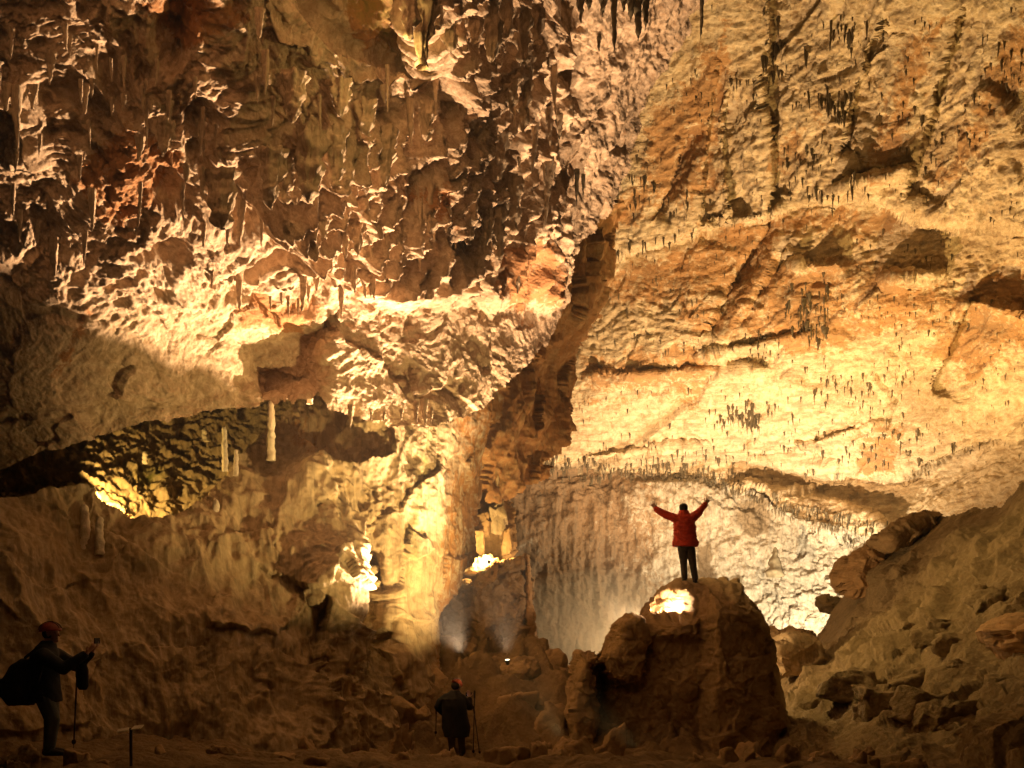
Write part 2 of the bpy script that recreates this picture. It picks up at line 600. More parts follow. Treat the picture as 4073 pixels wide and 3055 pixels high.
def vault_disp(P, Nn, px, py):
    Q = warp(P, 4.0, 1.2)
    low = sstep(-4, 14, py - line_y(px, [(430, 470), (520, 466), (600, 470), (700, 474), (735, 487), (790, 512), (850, 528), (900, 540), (1180, 545)]))
    st = vault_stain(px, py, P)
    up = 1 - low
    d = 0.9 * fbm(P, 7.0, 3, off=2.2)
    up = up * (1 - 0.62 * np.clip(st, 0, 1))
    d += up * 0.55 * fbm(Q, 0.8, 6, 0.64, off=5.1, stretch=(3.4, 1.6, 0.5)) + up * 0.16 * fbm(Q, 0.25, 4, 0.65, off=7.1, stretch=(2.4, 1.4, 0.6))
    up0 = 1 - low
    ca, sa = math.cos(0.62), math.sin(0.62)
    R1 = np.stack([(Q[..., 0] * ca - Q[..., 2] * sa) * 0.8, Q[..., 1] * 0.6, (Q[..., 0] * sa + Q[..., 2] * ca) * 0.4], -1)
    d += up0 * 0.22 * fbm(Q, 0.42, 5, 0.62, off=9.4, stretch=(2.2, 1.2, 0.55))
    d += up0 * (0.60 * slabs(R1, 2.6, 3.0, 1.0, 0.6) + 0.22 * slabs(warp(R1, 0.8, 0.2), 0.9, 5.0, 1.0, 0.6))
    d += up * 0.14 * ridged(Q, 0.9, 5, 0.62, off=8.0, stretch=(2.6, 1.4, 0.7))
    F1, F2 = worley(Q, 0.8, 3.0)
    d -= up * 0.20 * sstep(0.42, 0.1, F1)
    rt = sstep(640, 740, px)
    d += low * ((0.75 - 0.3 * rt) * ridged(P, 1.5, 5, 0.55, off=3.0, stretch=(1, 1, 4.5)) + (0.5 + 0.7 * rt) * fbm(Q, 0.9, 6, 0.66, off=1.0))
    d += (0.10 + 0.10 * up) * fbm(P, 0.4, 3, 0.65, off=6.0)
    # diagonal fluting under the first ledge
    yl = line_y(px, LEDGE)
    fl = sstep(5, 25, py - yl) * (1 - sstep(90, 140, py - yl)) * sstep(650, 700, px) * (1 - sstep(840, 900, px))
    dg = P.copy()
    a = math.radians(35)
    dg = np.stack([P[..., 0] * math.cos(a) - P[..., 2] * math.sin(a), P[..., 1], P[..., 0] * math.sin(a) + P[..., 2] * math.cos(a)], -1)
    d += fl * 0.22 * ridged(dg, 1.6, 3, off=12.0, stretch=(1, 3, 6))
    d = d * (1 - 0.36 * up0) + 0.0
    return P + Nn * d[..., None]


def poly_mask(poly, soft=8.0, wob=10.0):
    poly = [(x / 2.16, y / 2.16) for x, y in poly]

    def f(px, py, P):
        s, _, _ = poly_sdf(px, py, poly)
        s = s + wob * (fbm(P, 2.6, 5, 0.65, off=3.3) + 0.9 * fbm(P, 0.9, 4, 0.65, off=8.3, stretch=(1.8, 1, 0.7)))
        return sstep(-soft, soft, s)
    return f


STAIN_POLYS = [
    [(1400, 250), (1500, 160), (1570, 40), (1590, 150), (1540, 300), (1580, 420), (1430, 440), (1330, 500), (1270, 580), (1330, 470), (1375, 330)],
    [(1290, 650), (1330, 575), (1500, 505), (1660, 470), (1820, 440), (1960, 470), (1900, 520), (1690, 500), (1700, 560), (1860, 590), (1960, 640), (1900, 720), (1700, 780), (1600, 700), (1500, 740), (1440, 660)],
    [(1250, 775), (1500, 735), (1600, 780), (1500, 880), (1400, 850), (1260, 870)],
    [(1700, 280), (1780, 230), (1740, 340), (1620, 420), (1640, 350)],
    [(2060, 30), (1990, 200), (1950, 330), (1880, 420), (1850, 370), (1920, 220), (1960, 60)],
    [(2212, 0), (2260, 120), (2100, 380), (2010, 420), (2100, 200)],
    [(1830, 930), (1960, 900), (1960, 1010), (1860, 1030)],
    [(1780, 560), (1900, 560), (2080, 640), (2050, 740), (1900, 690)],
    [(1990, 760), (2120, 600), (2212, 560), (2300, 700), (2100, 840)]]


def vault_stain(px, py, P):
    m = 0
    for q in STAIN_POLYS:
        m = np.maximum(m, poly_mask(q, 16, 20)(px, py, P))
    return 0.03 + 0.62 * m


CRUST_SHADE = [(760, 496, 26, 10), (805, 508, 34, 14), (845, 520, 28, 12), (830, 100, 22, 20), (800, 160, 25, 16), (810, 315, 20, 28), (745, 412, 30, 14), (850, 385, 40, 12), (940, 150, 60, 40), (990, 235, 60, 50), (870, 270, 60, 30), (760, 350, 14, 22), (600, 100, 8, 30), (980, 330, 40, 60), (1010, 120, 40, 60), (930, 400, 50, 40), (880, 230, 40, 20)]  # dark patches; those on the ledge and far right are painted shade


def vault_crust_shade(px, py, P):
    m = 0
    for x, y, a, b in CRUST_SHADE:
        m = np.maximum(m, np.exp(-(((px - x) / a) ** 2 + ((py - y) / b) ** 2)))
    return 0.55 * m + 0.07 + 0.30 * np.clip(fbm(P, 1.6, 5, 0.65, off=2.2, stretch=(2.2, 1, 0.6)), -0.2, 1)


_sx = np.arange(430, 1181, 3.0)
_sy = line_y(_sx, [(430, 470), (520, 466), (600, 470), (700, 474), (735, 487), (790, 512), (850, 528), (900, 540), (1180, 545)]) + 5 * fbm(np.stack([_sx / 9.0, 0 * _sx, 0 * _sx], -1), 1.0, 3)
SPLIT = [(float(x), float(y)) for x, y in zip(_sx, _sy)]
SPLIT_D = [(x, y + 2.6) for x, y in SPLIT]
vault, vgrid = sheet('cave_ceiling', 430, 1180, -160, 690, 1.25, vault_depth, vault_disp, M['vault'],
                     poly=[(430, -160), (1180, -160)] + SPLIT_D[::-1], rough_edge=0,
                     masks={'stain': vault_stain, 'crust_shade': vault_crust_shade, 'green_tint': lambda px, py, P: 0.35 * sstep(40, -60, py) * sstep(820, 980, px) + 0.12 * sstep(160, 0, py) * sstep(760, 1000, px)})  # green tint towards the top right
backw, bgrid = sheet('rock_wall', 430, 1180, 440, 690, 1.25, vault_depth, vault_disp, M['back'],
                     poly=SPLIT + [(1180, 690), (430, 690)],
                     masks={'stain': lambda px, py, P: 0.72 * sstep(720, 600, px + 40 * fbm(P, 4.0, 3)) + 0.08, 'crust_shade': lambda px, py, P: 0.30 * sstep(690, 600, px + 50 * fbm(P, 3.0, 4)) + 0.05})  # left part browned, and darkened in colour for its shade
tag(vault, 'pale vaulted cave ceiling with orange bands and hanging stalactites', 'cave ceiling', kind='structure')
tag(backw, 'far grey flowstone wall behind the climber in the red jacket', 'rock wall', kind='thing')

# ------------------------------------------------------------------ left: great pitted overhang
over_t = TPS([
    (-150, -150, 8.5), (100, -150, 8.5), (350, -150, 9), (560, -150, 13), (760, -150, 18),
    (-150, 0, 10.5), (0, 0, 11), (150, 0, 11), (300, 0, 11.5), (430, 0, 13), (530, 0, 16.5), (620, 0, 17.8), (720, 0, 20.2),
    (-150, 150, 11.5), (0, 150, 12), (150, 150, 12.3), (300, 150, 13.3), (420, 150, 15.5), (520, 150, 18.5), (560, 150, 19.2), (600, 150, 20.0), (650, 130, 21.6),
    (-150, 280, 12.5), (0, 280, 13), (150, 280, 14), (300, 280, 15.5), (420, 280, 17), (520, 280, 19.5), (572, 270, 21.1), (610, 220, 21.9),
    (-150, 400, 14), (0, 400, 14.3), (150, 400, 15.5), (250, 390, 16.6), (330, 400, 16.9), (400, 415, 17.6), (450, 415, 18.4), (520, 370, 20.5), (480, 405, 19.3), (560, 320, 21.6),
    (-150, 480, 14.6), (0, 480, 14.8), (150, 440, 15.6), (300, 440, 17), (440, 440, 18.2)])


def over_depth(px, py):
    d = over_t(px, py)
    # window into a higher chamber near the top
    s, _, _ = poly_sdf(px, py, [(292, -60), (305, 20), (340, 55), (370, 66), (420, 80), (425, 40), (408, -20), (400, -60)])
    d = d + 0.8 * sstep(-3, 12, s)
    # shelf under the overhang on the left
    s, _, _ = poly_sdf(px, py, [(232, 338), (262, 326), (330, 318), (322, 392), (262, 404), (238, 380)])
    s = s + 9 * fbm(np.stack([px / 30.0, py / 30.0, 0 * px], -1), 1.0, 3)
    d = d + 0.45 * sstep(-10, 22, s)
    return d


def over_disp(P, Nn, px, py):
    Q = warp(P, 1.6, 0.6)
    calm = sstep(235, 350, py + 45 * fbm(P, 2.6, 3))      # the smoother lower belt
    pale = sstep(560, 590, px)
    k = 0.52 - 0.42 * calm
    k = k * (1 - 0.55 * pale)
    d = 0.62 * k * fbm(P, 2.4, 4, 0.5, off=1.7)
    d += 0.62 * k * fbm(Q, 0.85, 6, 0.62, off=4.0, stretch=(1.5, 1.0, 0.8))
    F1, F2 = worley(Q, 0.85, 3.0)
    d -= 0.60 * k * sstep(0.50, 0.15, F1)
    F1, F2 = worley(Q, 0.33, 9.0)
    d -= 0.22 * k * sstep(0.5, 0.1, F1)
    d += 0.10 * k * ridged(Q, 0.30, 4, 0.6, off=14.0)
    d += (0.045 + 0.05 * k) * fbm(Q, 0.16, 3, 0.6, off=7.0)
    d += 0.50 * fbm(P, 5.5, 2, off=3.7)
    d += (0.07 + 0.10 * calm) * slabs(warp(P, 0.6, 0.25), 1.5, 2.0) + 0.03 * slabs(Q, 0.5, 6.0)
    d += 0.10 * (1 - calm) * fbm(Q, 0.30, 4, 0.62, off=21.0, stretch=(1, 1, 1.6))
    # curtains
    s, _, _ = poly_sdf(px, py, [(405, -60), (415, 40), (440, 100), (300, 130), (250, 200), (300, 260), (360, 290), (450, 300), (560, 300), (562, 140), (552, -60)])
    dm = sstep(-15, 15, s + 22 * fbm(P, 1.4, 3, off=8.8))
    s2, _, _ = poly_sdf(px, py, [(-20, 70), (40, 70), (45, 160), (-20, 170)])
    dm = np.maximum(dm, sstep(-12, 12, s2))
    d = d * (1 - 0.35 * dm) + dm * (0.62 * ridged(warp(P, 1.2, 0.25), 0.62, 2, 0.5, off=2.0, stretch=(1, 1, 3.6)) + 0.13 * ridged(P, 0.18, 2, off=5.0, stretch=(1, 1, 6.0)))
    d *= 1.0
    out = P + Nn * d[..., None]
    # pull lumps downwards so that their undersides hang
    out[..., 2] -= 0.35 * np.clip(d, 0, None) * k
    return out


OVER_POLY = [(-150, -150), (760, -150), (708, 0), (680, 46), (652, 100), (640, 139), (626, 185), (604, 218), (582, 243), (573, 262), (574, 285), (567, 306),
             (546, 343), (518, 375), (481, 407), (444, 426), (400, 427), (361, 419), (330, 411), (322, 396), (296, 404), (218, 408), (180, 418), (134, 425), (90, 438), (46, 450), (0, 469), (-60, 490), (-150, 500)]
ov_st = [[(230, 300), (280, 290), (330, 300), (300, 330), (240, 330)], [(345, 20), (400, -30), (420, 60), (360, 50)], [(130, 10), (200, 0), (260, 30), (180, 60)],
         [(480, 250), (540, 240), (560, 290), (520, 320), (480, 290)], [(60, 180), (130, 120), (200, 170), (120, 230)], [(60, 340), (85, 310), (70, 350), (50, 370)], [(400, 190), (425, 170), (430, 220)]]


def over_stain(px, py, P):
    m = 0
    for q in ov_st:
        m = np.maximum(m, poly_mask([(x * 2.16, y * 2.16) for x, y in q], 12, 16)(px, py, P))
    return 0.12 + 0.6 * m


overhang, ogrid = sheet('rock_overhang', -150, 745, -150, 505, 1.05, over_depth, over_disp, M['over'], poly=OVER_POLY, rough_edge=7,
                        masks={'stain': over_stain,
                               'crust_shade': lambda px, py, P: 0.28 * sstep(300, 240, py) * sstep(575, 540, px) + 0.1 * fbm(P, 3.0, 3),
                               'green_tint': lambda px, py, P: 0.55 * poly_mask([(700, -60), (760, 40), (870, 120), (890, 60), (850, -60)], 8, 8)(px, py, P) + 0.15 * poly_mask([(200, 700), (480, 640), (560, 860), (200, 930)], 20, 20)(px, py, P)})  # green tint in the top window, faint on the left belt
tag(overhang, 'massive pitted overhang of pale pinkish rock hung with dark curtains', 'rock overhang', kind='thing')

# ------------------------------------------------------------------ left: alcove between overhang and lower wall
alc_t = TPS([(-150, 420, 17), (0, 440, 18), (0, 560, 15.6), (60, 500, 16.6), (100, 500, 17.0), (110, 530, 17.0), (160, 500, 18.2), (200, 470, 19.6), (150, 440, 19.5), (230, 430, 20.5), (300, 400, 20.5), (320, 360, 20.5),
             (250, 520, 18.6), (330, 480, 20.0), (150, 560, 17), (-150, 580, 15), (150, 380, 20.5)])


def alc_disp(P, Nn, px, py):
    Q = warp(P, 1.0, 0.4)
    F1, F2 = worley(Q, 0.30, 1.0)
    d = 0.28 * fbm(P, 1.8, 3, off=3.1) + 0.26 * ridged(Q, 0.6, 5, 0.6, off=1.2, stretch=(1.3, 1, 0.8)) - 0.13 * sstep(0.5, 0.1, F1) + 0.07 * fbm(P, 0.14, 3, 0.6)
    return P + Nn * d[..., None]


alcove, agrid = sheet('rock_alcove', -150, 350, 370, 580, 1.05, lambda x, y: alc_t(x, y), alc_disp, M['flow'],
                      poly=[(-150, 370), (350, 370), (350, 480), (260, 545), (120, 570), (-150, 580)],
                      masks={'stain': lambda px, py, P: 0.1 + 0 * px, 'crust_shade': lambda px, py, P: 0.1 + 0.3 * sstep(200, 250, px), 'green_tint': lambda px, py, P: 0.9 * np.exp(-(((px - 148) / 16) ** 2 + ((py - 478) / 10) ** 2))})
tag(alcove, 'deep dark alcove under the overhang with a glowing lamp-lit back', 'alcove', kind='thing')

# ------------------------------------------------------------------ left: lower flowstone wall
wall_t = TPS([(-150, 480, 14.2), (0, 500, 14.6), (80, 510, 15.8), (150, 525, 16.3), (220, 480, 17.6), (300, 410, 19), (400, 420, 19.6), (460, 420, 21.2), (500, 420, 23),
              (-150, 620, 13), (0, 620, 13.6), (100, 620, 14.8), (200, 620, 15.8), (300, 600, 17.0), (345, 600, 17.3), (375, 600, 18.6), (430, 560, 20.2), (470, 520, 22.3), (490, 520, 24.5),
              (-150, 790, 12.3), (0, 760, 12.8), (100, 760, 14.0), (200, 760, 15.0), (300, 760, 15.6), (360, 690, 17.6), (430, 680, 19.8), (480, 640, 22.5), (360, 500, 18.6), (300, 500, 17.9)])


def wall_depth(px, py):
    d = wall_t(px, py)
    # rib whose right edge hides the crevice lamp
    xr = line_y(py, [(520, 340), (560, 352), (600, 356), (650, 357), (700, 360)])
    d = d + 1.3 * sstep(-1, 4, px - xr) * (1 - sstep(4, 40, px - xr)) * sstep(530, 570, py) * (1 - sstep(640, 690, py))
    # arris where the flowstone turns towards the niche
    return d


def wall_disp(P, Nn, px, py):
    Q = warp(P, 1.3, 0.35)
    d = 0.36 * fbm(P, 2.6, 4, 0.5, off=9.9)
    d += 0.34 * ridged(warp(P, 2.0, 0.3), 1.25, 3, 0.42, off=5.5, stretch=(1, 1, 6.0)) * (0.4 + 0.6 * sstep(380, 300, px) + 0.2 * sstep(400, 430, px))
    d += 0.12 * fbm(P, 0.35, 3, 0.5, off=2.5, stretch=(1, 1, 3.5))
    rough = sstep(280, 320, px) * (1 - sstep(370, 410, px))
    d += (0.06 + 0.16 * rough) * ridged(Q, 0.85, 5, 0.58, off=6.6)
    d += 0.045 * fbm(Q, 0.18, 4, 0.6, off=3.6) + (0.10 + 0.30 * rough) * slabs(warp(P, 0.7, 0.2), 1.3, 4.0)
    return P + Nn * d[..., None]


WALL_POLY = [(-150, 520), (40, 497), (75, 499), (92, 505), (108, 516), (130, 523), (165, 527), (195, 512), (215, 492), (240, 462), (262, 437), (288, 412), (312, 399), (318, 380), (480, 380), (500, 400), (486, 430), (476, 470), (474, 520), (466, 556), (450, 590), (432, 620), (428, 700), (428, 800), (-150, 800)]
wall, wgrid = sheet('flowstone_wall', -150, 505, 375, 800, 1.05, wall_depth, wall_disp, M['flow'], poly=WALL_POLY, rough_edge=5,
                    masks={'stain': lambda px, py, P: 0.08 + 0.5 * sstep(432, 455, px + (py - 480) * 0.12) + 0.35 * poly_mask([(620, 900), (700, 880), (690, 1010), (630, 1020)], 10, 12)(px, py, P),
                           'crust_shade': lambda px, py, P: 0.12 + 0.1 * fbm(P, 2.0, 3),
                           'green_tint': lambda px, py, P: 0.5 * np.exp(-((px - (412 + (520 - py) * 0.17)) / 5.0) ** 2) * sstep(620, 560, py)})
tag(wall, 'streaked flowstone wall under the overhang, dark at left and pale gold at right', 'rock wall', kind='thing')

# ------------------------------------------------------------------ rusty buttress turning away behind the overhang
side_t = TPS([(470, 300, 25), (560, 300, 27), (620, 200, 34), (660, 120, 38), (600, 280, 33), (580, 350, 33), (470, 400, 24.5), (520, 420, 27.5), (560, 440, 32), (480, 480, 25.5), (530, 490, 29.5), (490, 520, 26.5), (700, 60, 40)])


def side_disp(P, Nn, px, py):
    Q = warp(P, 1.5, 0.4)
    d = 0.5 * fbm(P, 3.0, 4, 0.55, off=4.9) + 0.45 * ridged(Q, 1.5, 4, 0.55, off=3.9, stretch=(1, 1, 2.0)) + 0.55 * slabs(Q, 2.2, 4.0) + 0.08 * fbm(P, 0.25, 3, 0.6)
    return P + Nn * d[..., None]


side, _ = sheet('rock_buttress', 440, 720, 40, 530, 1.2, lambda x, y: side_t(x, y), side_disp, M['side'], rough_edge=6,
                poly=[(440, 330), (530, 240), (580, 215), (612, 200), (618, 214), (610, 238), (599, 278), (588, 324), (574, 357), (566, 400), (556, 440), (532, 477), (512, 492), (494, 507), (484, 500), (478, 480), (440, 470)],
                masks={'stain': lambda px, py, P: 0.55 + 0 * px, 'crust_shade': lambda px, py, P: 0.05 + 0 * px})
tag(side, 'rusty brown rock buttress in shadow below the edge of the overhang', 'rock buttress', kind='thing')

# ------------------------------------------------------------------ right: earthy slope
slope_t = TPS([(1200, 380, 20), (1100, 420, 22), (1024, 470, 24.5), (980, 498, 27), (930, 508, 30), (888, 530, 33), (850, 552, 36), (832, 585, 37), (808, 630, 36), (772, 655, 33),
               (900, 600, 27), (1024, 560, 20), (1150, 560, 16), (850, 650, 25.5), (780, 690, 26), (930, 660, 20.5), (1024, 650, 16.8), (1150, 650, 13),
               (775, 740, 19.5), (850, 730, 17.8), (940, 730, 15.6), (1024, 730, 13), (1150, 740, 10.5), (780, 800, 15.2), (900, 800, 13), (1024, 800, 11), (1150, 800, 9)])


def slope_disp(P, Nn, px, py):
    Q = warp(P, 1.6, 0.5)
    F1, F2 = worley(Q, 1.7, 2.0)
    d = 0.5 * fbm(P, 3.5, 4, 0.5, off=6.1) + 0.22 * sstep(0.05, 0.4, F2 - F1) * sstep(0.75, 0.2, F1) + 0.24 * fbm(Q, 0.7, 5, 0.56, off=2.1) + 0.10 * ridged(Q, 1.3, 4, 0.55, off=2.1)
    F1, F2 = worley(Q, 0.6, 5.0)
    d += 0.07 * sstep(0.75, 0.2, F1) + 0.05 * fbm(P, 0.2, 3, 0.6)
    d += 0.16 * slabs(Q, 1.8, 3.0, 1.0, 0.1) + 0.08 * slabs(Q, 0.6, 8.0, 1.0, 0.2) + 0.05 * fbm(P, 0.35, 4, 0.6, off=1.1)
    s, _, _ = poly_sdf(px, py, SLOPE_POLY)
    d = d * (0.25 + 0.75 * sstep(0, 60, s)) - 0.5 * (1 - sstep(0, 50, s))
    return P + Nn * d[..., None]


SLOPE_POLY = [(1200, 380), (1100, 425), (1024, 468), (1002, 482), (985, 497), (960, 500), (930, 508), (905, 518), (886, 532), (868, 540), (850, 550), (838, 563), (836, 585), (822, 603), (812, 622), (800, 634), (783, 636), (770, 645), (766, 668), (740, 690), (740, 810), (1200, 810)]
slope, sgrid = sheet('slope', 735, 1200, 380, 810, 1.1, lambda x, y: slope_t(x, y), slope_disp, M['slope'], poly=SLOPE_POLY, rough_edge=4,
                     masks={'stain': lambda px, py, P: 0.18 + 0 * px, 'crust_shade': lambda px, py, P: 0.1 + 0.15 * fbm(P, 3.0, 3)})
tag(slope, 'lumpy earthy rock slope rising to the right of the big boulder', 'rock slope', kind='structure')

# ------------------------------------------------------------------ floor with the rubble mound
floor_t = TPS([(-10, 4, 0.0), (0, 4, 0.0), (10, 4, 0.2), (-9, 11, 0.0), (-5, 11.5, 0.0), (0, 11, -0.1), (5, 11, -0.1), (10, 11, -0.3), (-2, 15, -0.45), (2, 15, -0.5), (-4, 15, -0.3),
               (-1.2, 18.3, -0.75), (-3.2, 17.5, -0.2), (1.5, 18, -0.6), (-3.0, 19.5, 0.9), (-1.5, 20.2, 1.05), (-0.3, 20.6, 1.15), (0.9, 20.6, 1.1), (1.5, 20.8, 0.6), (2.2, 20.5, 0.2), (5, 19, -0.9), (8, 16, -0.9),
               (-1, 23.5, 1.0), (1.5, 24, -0.3), (2.5, 26, -1.6), (5, 27, -1.8), (-1, 28, 1.6), (3, 35, -2.5), (8, 36, -0.6), (13, 40, -1.5), (3, 50, -2), (20, 50, -1), (-4, 50, -1)], lam=0.0)
xs = np.arange(-9, 22, 0.06)
ys = np.concatenate([np.arange(1.5, 9, 0.15), np.arange(9, 25, 0.04), np.arange(25, 56, 0.25)])
GX, GY = np.meshgrid(xs, ys)


def floor_base(x, y):
    return floor_t(np.asarray(x, float) * 20, np.asarray(y, float) * 20)


floor_t = TPS([(a * 20, b * 20, c) for a, b, c in [
    (-10, 4, 0.0), (0, 4, 0.0), (10, 4, 0.2), (-9, 11, 0.0), (-5, 11.5, 0.0), (0, 11, -0.1), (5, 11, -0.1), (10, 11, -0.3), (-2, 15, -0.45), (2, 15, -0.5), (-4, 15, -0.3),
    (-1.2, 18.3, -0.8), (-3.2, 17.5, -0.2), (1.5, 18, -0.7), (-3.0, 19.5, 0.9), (-1.5, 20.2, 1.0), (-0.3, 20.6, 1.12), (0.9, 20.6, 1.1), (1.5, 20.8, 0.6), (2.2, 20.5, 0.2), (5, 19, -0.9), (8, 16, -0.9),
    (-1, 23.5, 1.0), (1.5, 24, -0.3), (2.5, 26, -1.6), (5, 27, -1.8), (-1, 28, 1.6), (3, 35, -2.5), (8, 36, -0.6), (13, 40, -1.5), (3, 50, -2), (20, 50, -1), (-4, 50, -1)]])
FP = np.stack([GX, GY, floor_base(GX, GY)], -1)
FQ = warp(FP, 1.0, 0.35)
f1, f2 = worley(FQ, 0.75, 4.0)
mound = sstep(17.6, 19.0, GY) * sstep(5.0, 3.4, GX)
fz = 0.22 * fbm(FP, 1.8, 4, off=2.8) + (0.10 + 0.25 * mound) * ridged(FQ, 0.9, 5, 0.58, off=7.7) + (0.10 + 0.16 * mound) * sstep(0.7, 0.15, f1) + 0.05 * fbm(FP, 0.15, 3, 0.6)
fz += (0.05 + 0.30 * mound) * slabs(FQ, 0.9, 2.0) + 0.08 * mound * slabs(FQ, 0.35, 7.0)
fz *= sstep(0, 9, GY)
FP[..., 2] += fz - 0.05
idx = np.arange(GX.size).reshape(GX.shape)
fq = np.stack([idx[:-1, :-1], idx[:-1, 1:], idx[1:, 1:], idx[1:, :-1]], -1).reshape(-1, 4)
fme = mesh_from('cave_floor', FP.reshape(-1, 3), fq)
attr(fme, 'stain', np.full(GX.size, 0.15))
attr(fme, 'crust_shade', np.full(GX.size, 0.1))
floor = obj('cave_floor', fme, M['floor'])
tag(floor, 'dark earthy cave floor heaped with rubble', 'cave floor', kind='structure')


def floor_z(x, y):
    j = int(np.argmin(np.abs(xs - x)))
    i = int(np.argmin(np.abs(ys - y)))
    return float(FP[i, j, 2])


# ------------------------------------------------------------------ the big boulder
def rock_disp(a, b, s1, s2, off):
    def f(V):
        Q = warp(V, s1, 0.3 * s1, off)
        return a * fbm(Q, s1, 4, 0.5, off=off) + b * ridged(Q, s2, 5, 0.55, off=off + 3) - 0.5 * b + 0.02 * fbm(V, 0.1, 3, 0.6) + 0.75 * a * slabs(Q, s1 * 0.9, off + 5) + 0.3 * a * slabs(V, s1 * 0.3, off + 2)
    return f


def boulder_carve(px, py, Y):
    def sh(q):
        return [(512 + (x - 512) * 0.955, 640 + (y - 640) * 0.955) for x, y in q]
    s, _, _ = poly_sdf(px, py, sh([(653, 617), (655, 603), (662, 592), (676, 587), (687, 594), (688, 606), (684, 617), (668, 619)]))
    w3 = np.stack([px / 7.0, py / 7.0, 0 * px], -1)
    s = s + 3.5 * fbm(w3, 1.0, 4, 0.6)
    Y = Y + 1.0 * sstep(-2, 7, s) + 0.25 * sstep(-2, 3, s) * fbm(w3, 0.8, 4, 0.65, off=3.0)
    s, _, _ = poly_sdf(px, py, sh([(645, 620), (692, 619), (696, 640), (640, 640)]))
    Y = Y - 0.22 * sstep(-4, 6, s)
    # the right half stands forward of the left shoulder
    Y = Y - 0.5 * sstep(684, 700, px) * sstep(590, 620, py)
    return Y


BOULDER = [(602, 654), (606, 636), (615, 627), (625, 621), (634, 622), (642, 613), (651, 602), (660, 591), (668, 584), (677, 579), (690, 580), (700, 580), (709, 577), (716, 580), (723, 578), (729, 584), (734, 581), (739, 590), (746, 607), (753, 627), (760, 650), (766, 676), (772, 702), (776, 740), (780, 800), (588, 800), (590, 720), (594, 680)]
big = inflate('boulder', BOULDER, 20.4, 1.5, 2.0, M['boulder'], 0.9, 34, rock_disp(0.15, 0.05, 1.2, 0.30, 3.0), boulder_carve)
tag(big, 'huge brown boulder with a glowing hollow near its top under the climber', 'boulder')

slab_e = empty('rock_slab', at(490, 655, 22.0))
slab = inflate('slab_block', [(446, 665), (440, 640), (438, 612), (452, 590), (462, 583), (470, 583), (476, 574), (490, 568), (503, 561), (515, 560), (526, 554), (528, 600), (528, 665)], 22.0, 0.6, 2.2, M['boulder'], 0.8, 5, rock_disp(0.24, 0.10, 0.9, 0.35, 8.0), power=1.3)
slab2 = inflate('pale_edge', [(525, 556), (529, 556), (532, 590), (535, 620), (538, 650), (538, 664), (524, 664)], 21.75, 0.35, 0.6, M['side'], 0.6, 4, rock_disp(0.05, 0.05, 0.4, 0.2, 2.0))
for o in (slab, slab2):
    o.parent = slab_e
    o.matrix_parent_inverse = Matrix.Translation(slab_e.location).inverted()
tag(slab_e, 'leaning slab of brown rock with a pale splintered right edge', 'rock slab')


# ------------------------------------------------------------------ stones
def hull_rock(name, size, seed, mat, sub=5, rough=0.13, ncut=11, boxy=False):
    """an angular stone: a ball trimmed by random planes, then roughened; base near z = 0"""
    bm = bmesh.new()
    bmesh.ops.create_icosphere(bm, subdivisions=sub, radius=1.0)
    V = np.array([v.co[:] for v in bm.verts], np.float32)
    Fc = np.array([[v.index for v in f.verts] for f in bm.faces], np.int32)
    bm.free()
    r = np.random.RandomState(seed)
    n = r.normal(size=(ncut, 3))
    n /= np.linalg.norm(n, axis=1, keepdims=True)
    d = r.uniform(0.5, 0.95, ncut)
    if boxy:
        ax = np.concatenate([np.eye(3), -np.eye(3)]) + r.normal(size=(6, 3)) * 0.16
        ax /= np.linalg.norm(ax, axis=1, keepdims=True)
        n = np.concatenate([ax, n[:4]])
        d = np.concatenate([r.uniform(0.52, 0.62, 6), r.uniform(0.75, 0.95, 4)])
    dots = V @ n.T
    rad = np.where(dots > 0.05, d[None] / np.maximum(dots, 0.05), 9.0)
    rr = np.minimum(rad.min(1), 1.15)
    V = V * rr[:, None]
    sz = np.asarray(size, np.float32)
    V = V * sz * 0.5 / 0.85
    m = float(sz.mean())
    V = V * (1 + 0.22 * rough / 0.1 * fbm(V, 0.55 * m, 4, 0.55, off=seed * 1.37)[:, None])
    V += 0.05 * m * fbm(V, 0.16 * m, 3, 0.6, off=seed * 2.1)[:, None] * (V / (np.linalg.norm(V, axis=1, keepdims=True) + 1e-6))
    V += (0.16 * m * slabs(V, 0.55 * m, seed * 0.9))[:, None] * (V / (np.linalg.norm(V, axis=1, keepdims=True) + 1e-6))
    V[:, 2] += sz[2] * 0.38
    return mesh_from(name, V, Fc)


def stone(px, ptop, wpx, Y, label, group=None, hk=0.8, dk=0.9, seed=0, mat='boulder', name='stone', sub=4):
    """a stone on the floor whose top shows at picture row ptop"""
    wd = wpx / F * Y
    x = (px - 512) / F * Y
    ztop = CZ + (HY - ptop) / F * Y
    zf = floor_z(x, Y)
    h = max(ztop - zf, 0.0) + 0.55 * wd
    me = hull_rock(name, (wd * 1.15, wd * dk * 1.15, h * 1.6), seed, None, sub, boxy=(seed % 3 == 0))
    vz = np.empty(len(me.vertices) * 3, np.float32)
    me.vertices.foreach_get('co', vz)
    o = obj(name, me, M[mat], None, (x, Y, ztop - float(vz[2::3].max())))
    tag(o, label, 'stone', group)
    return o


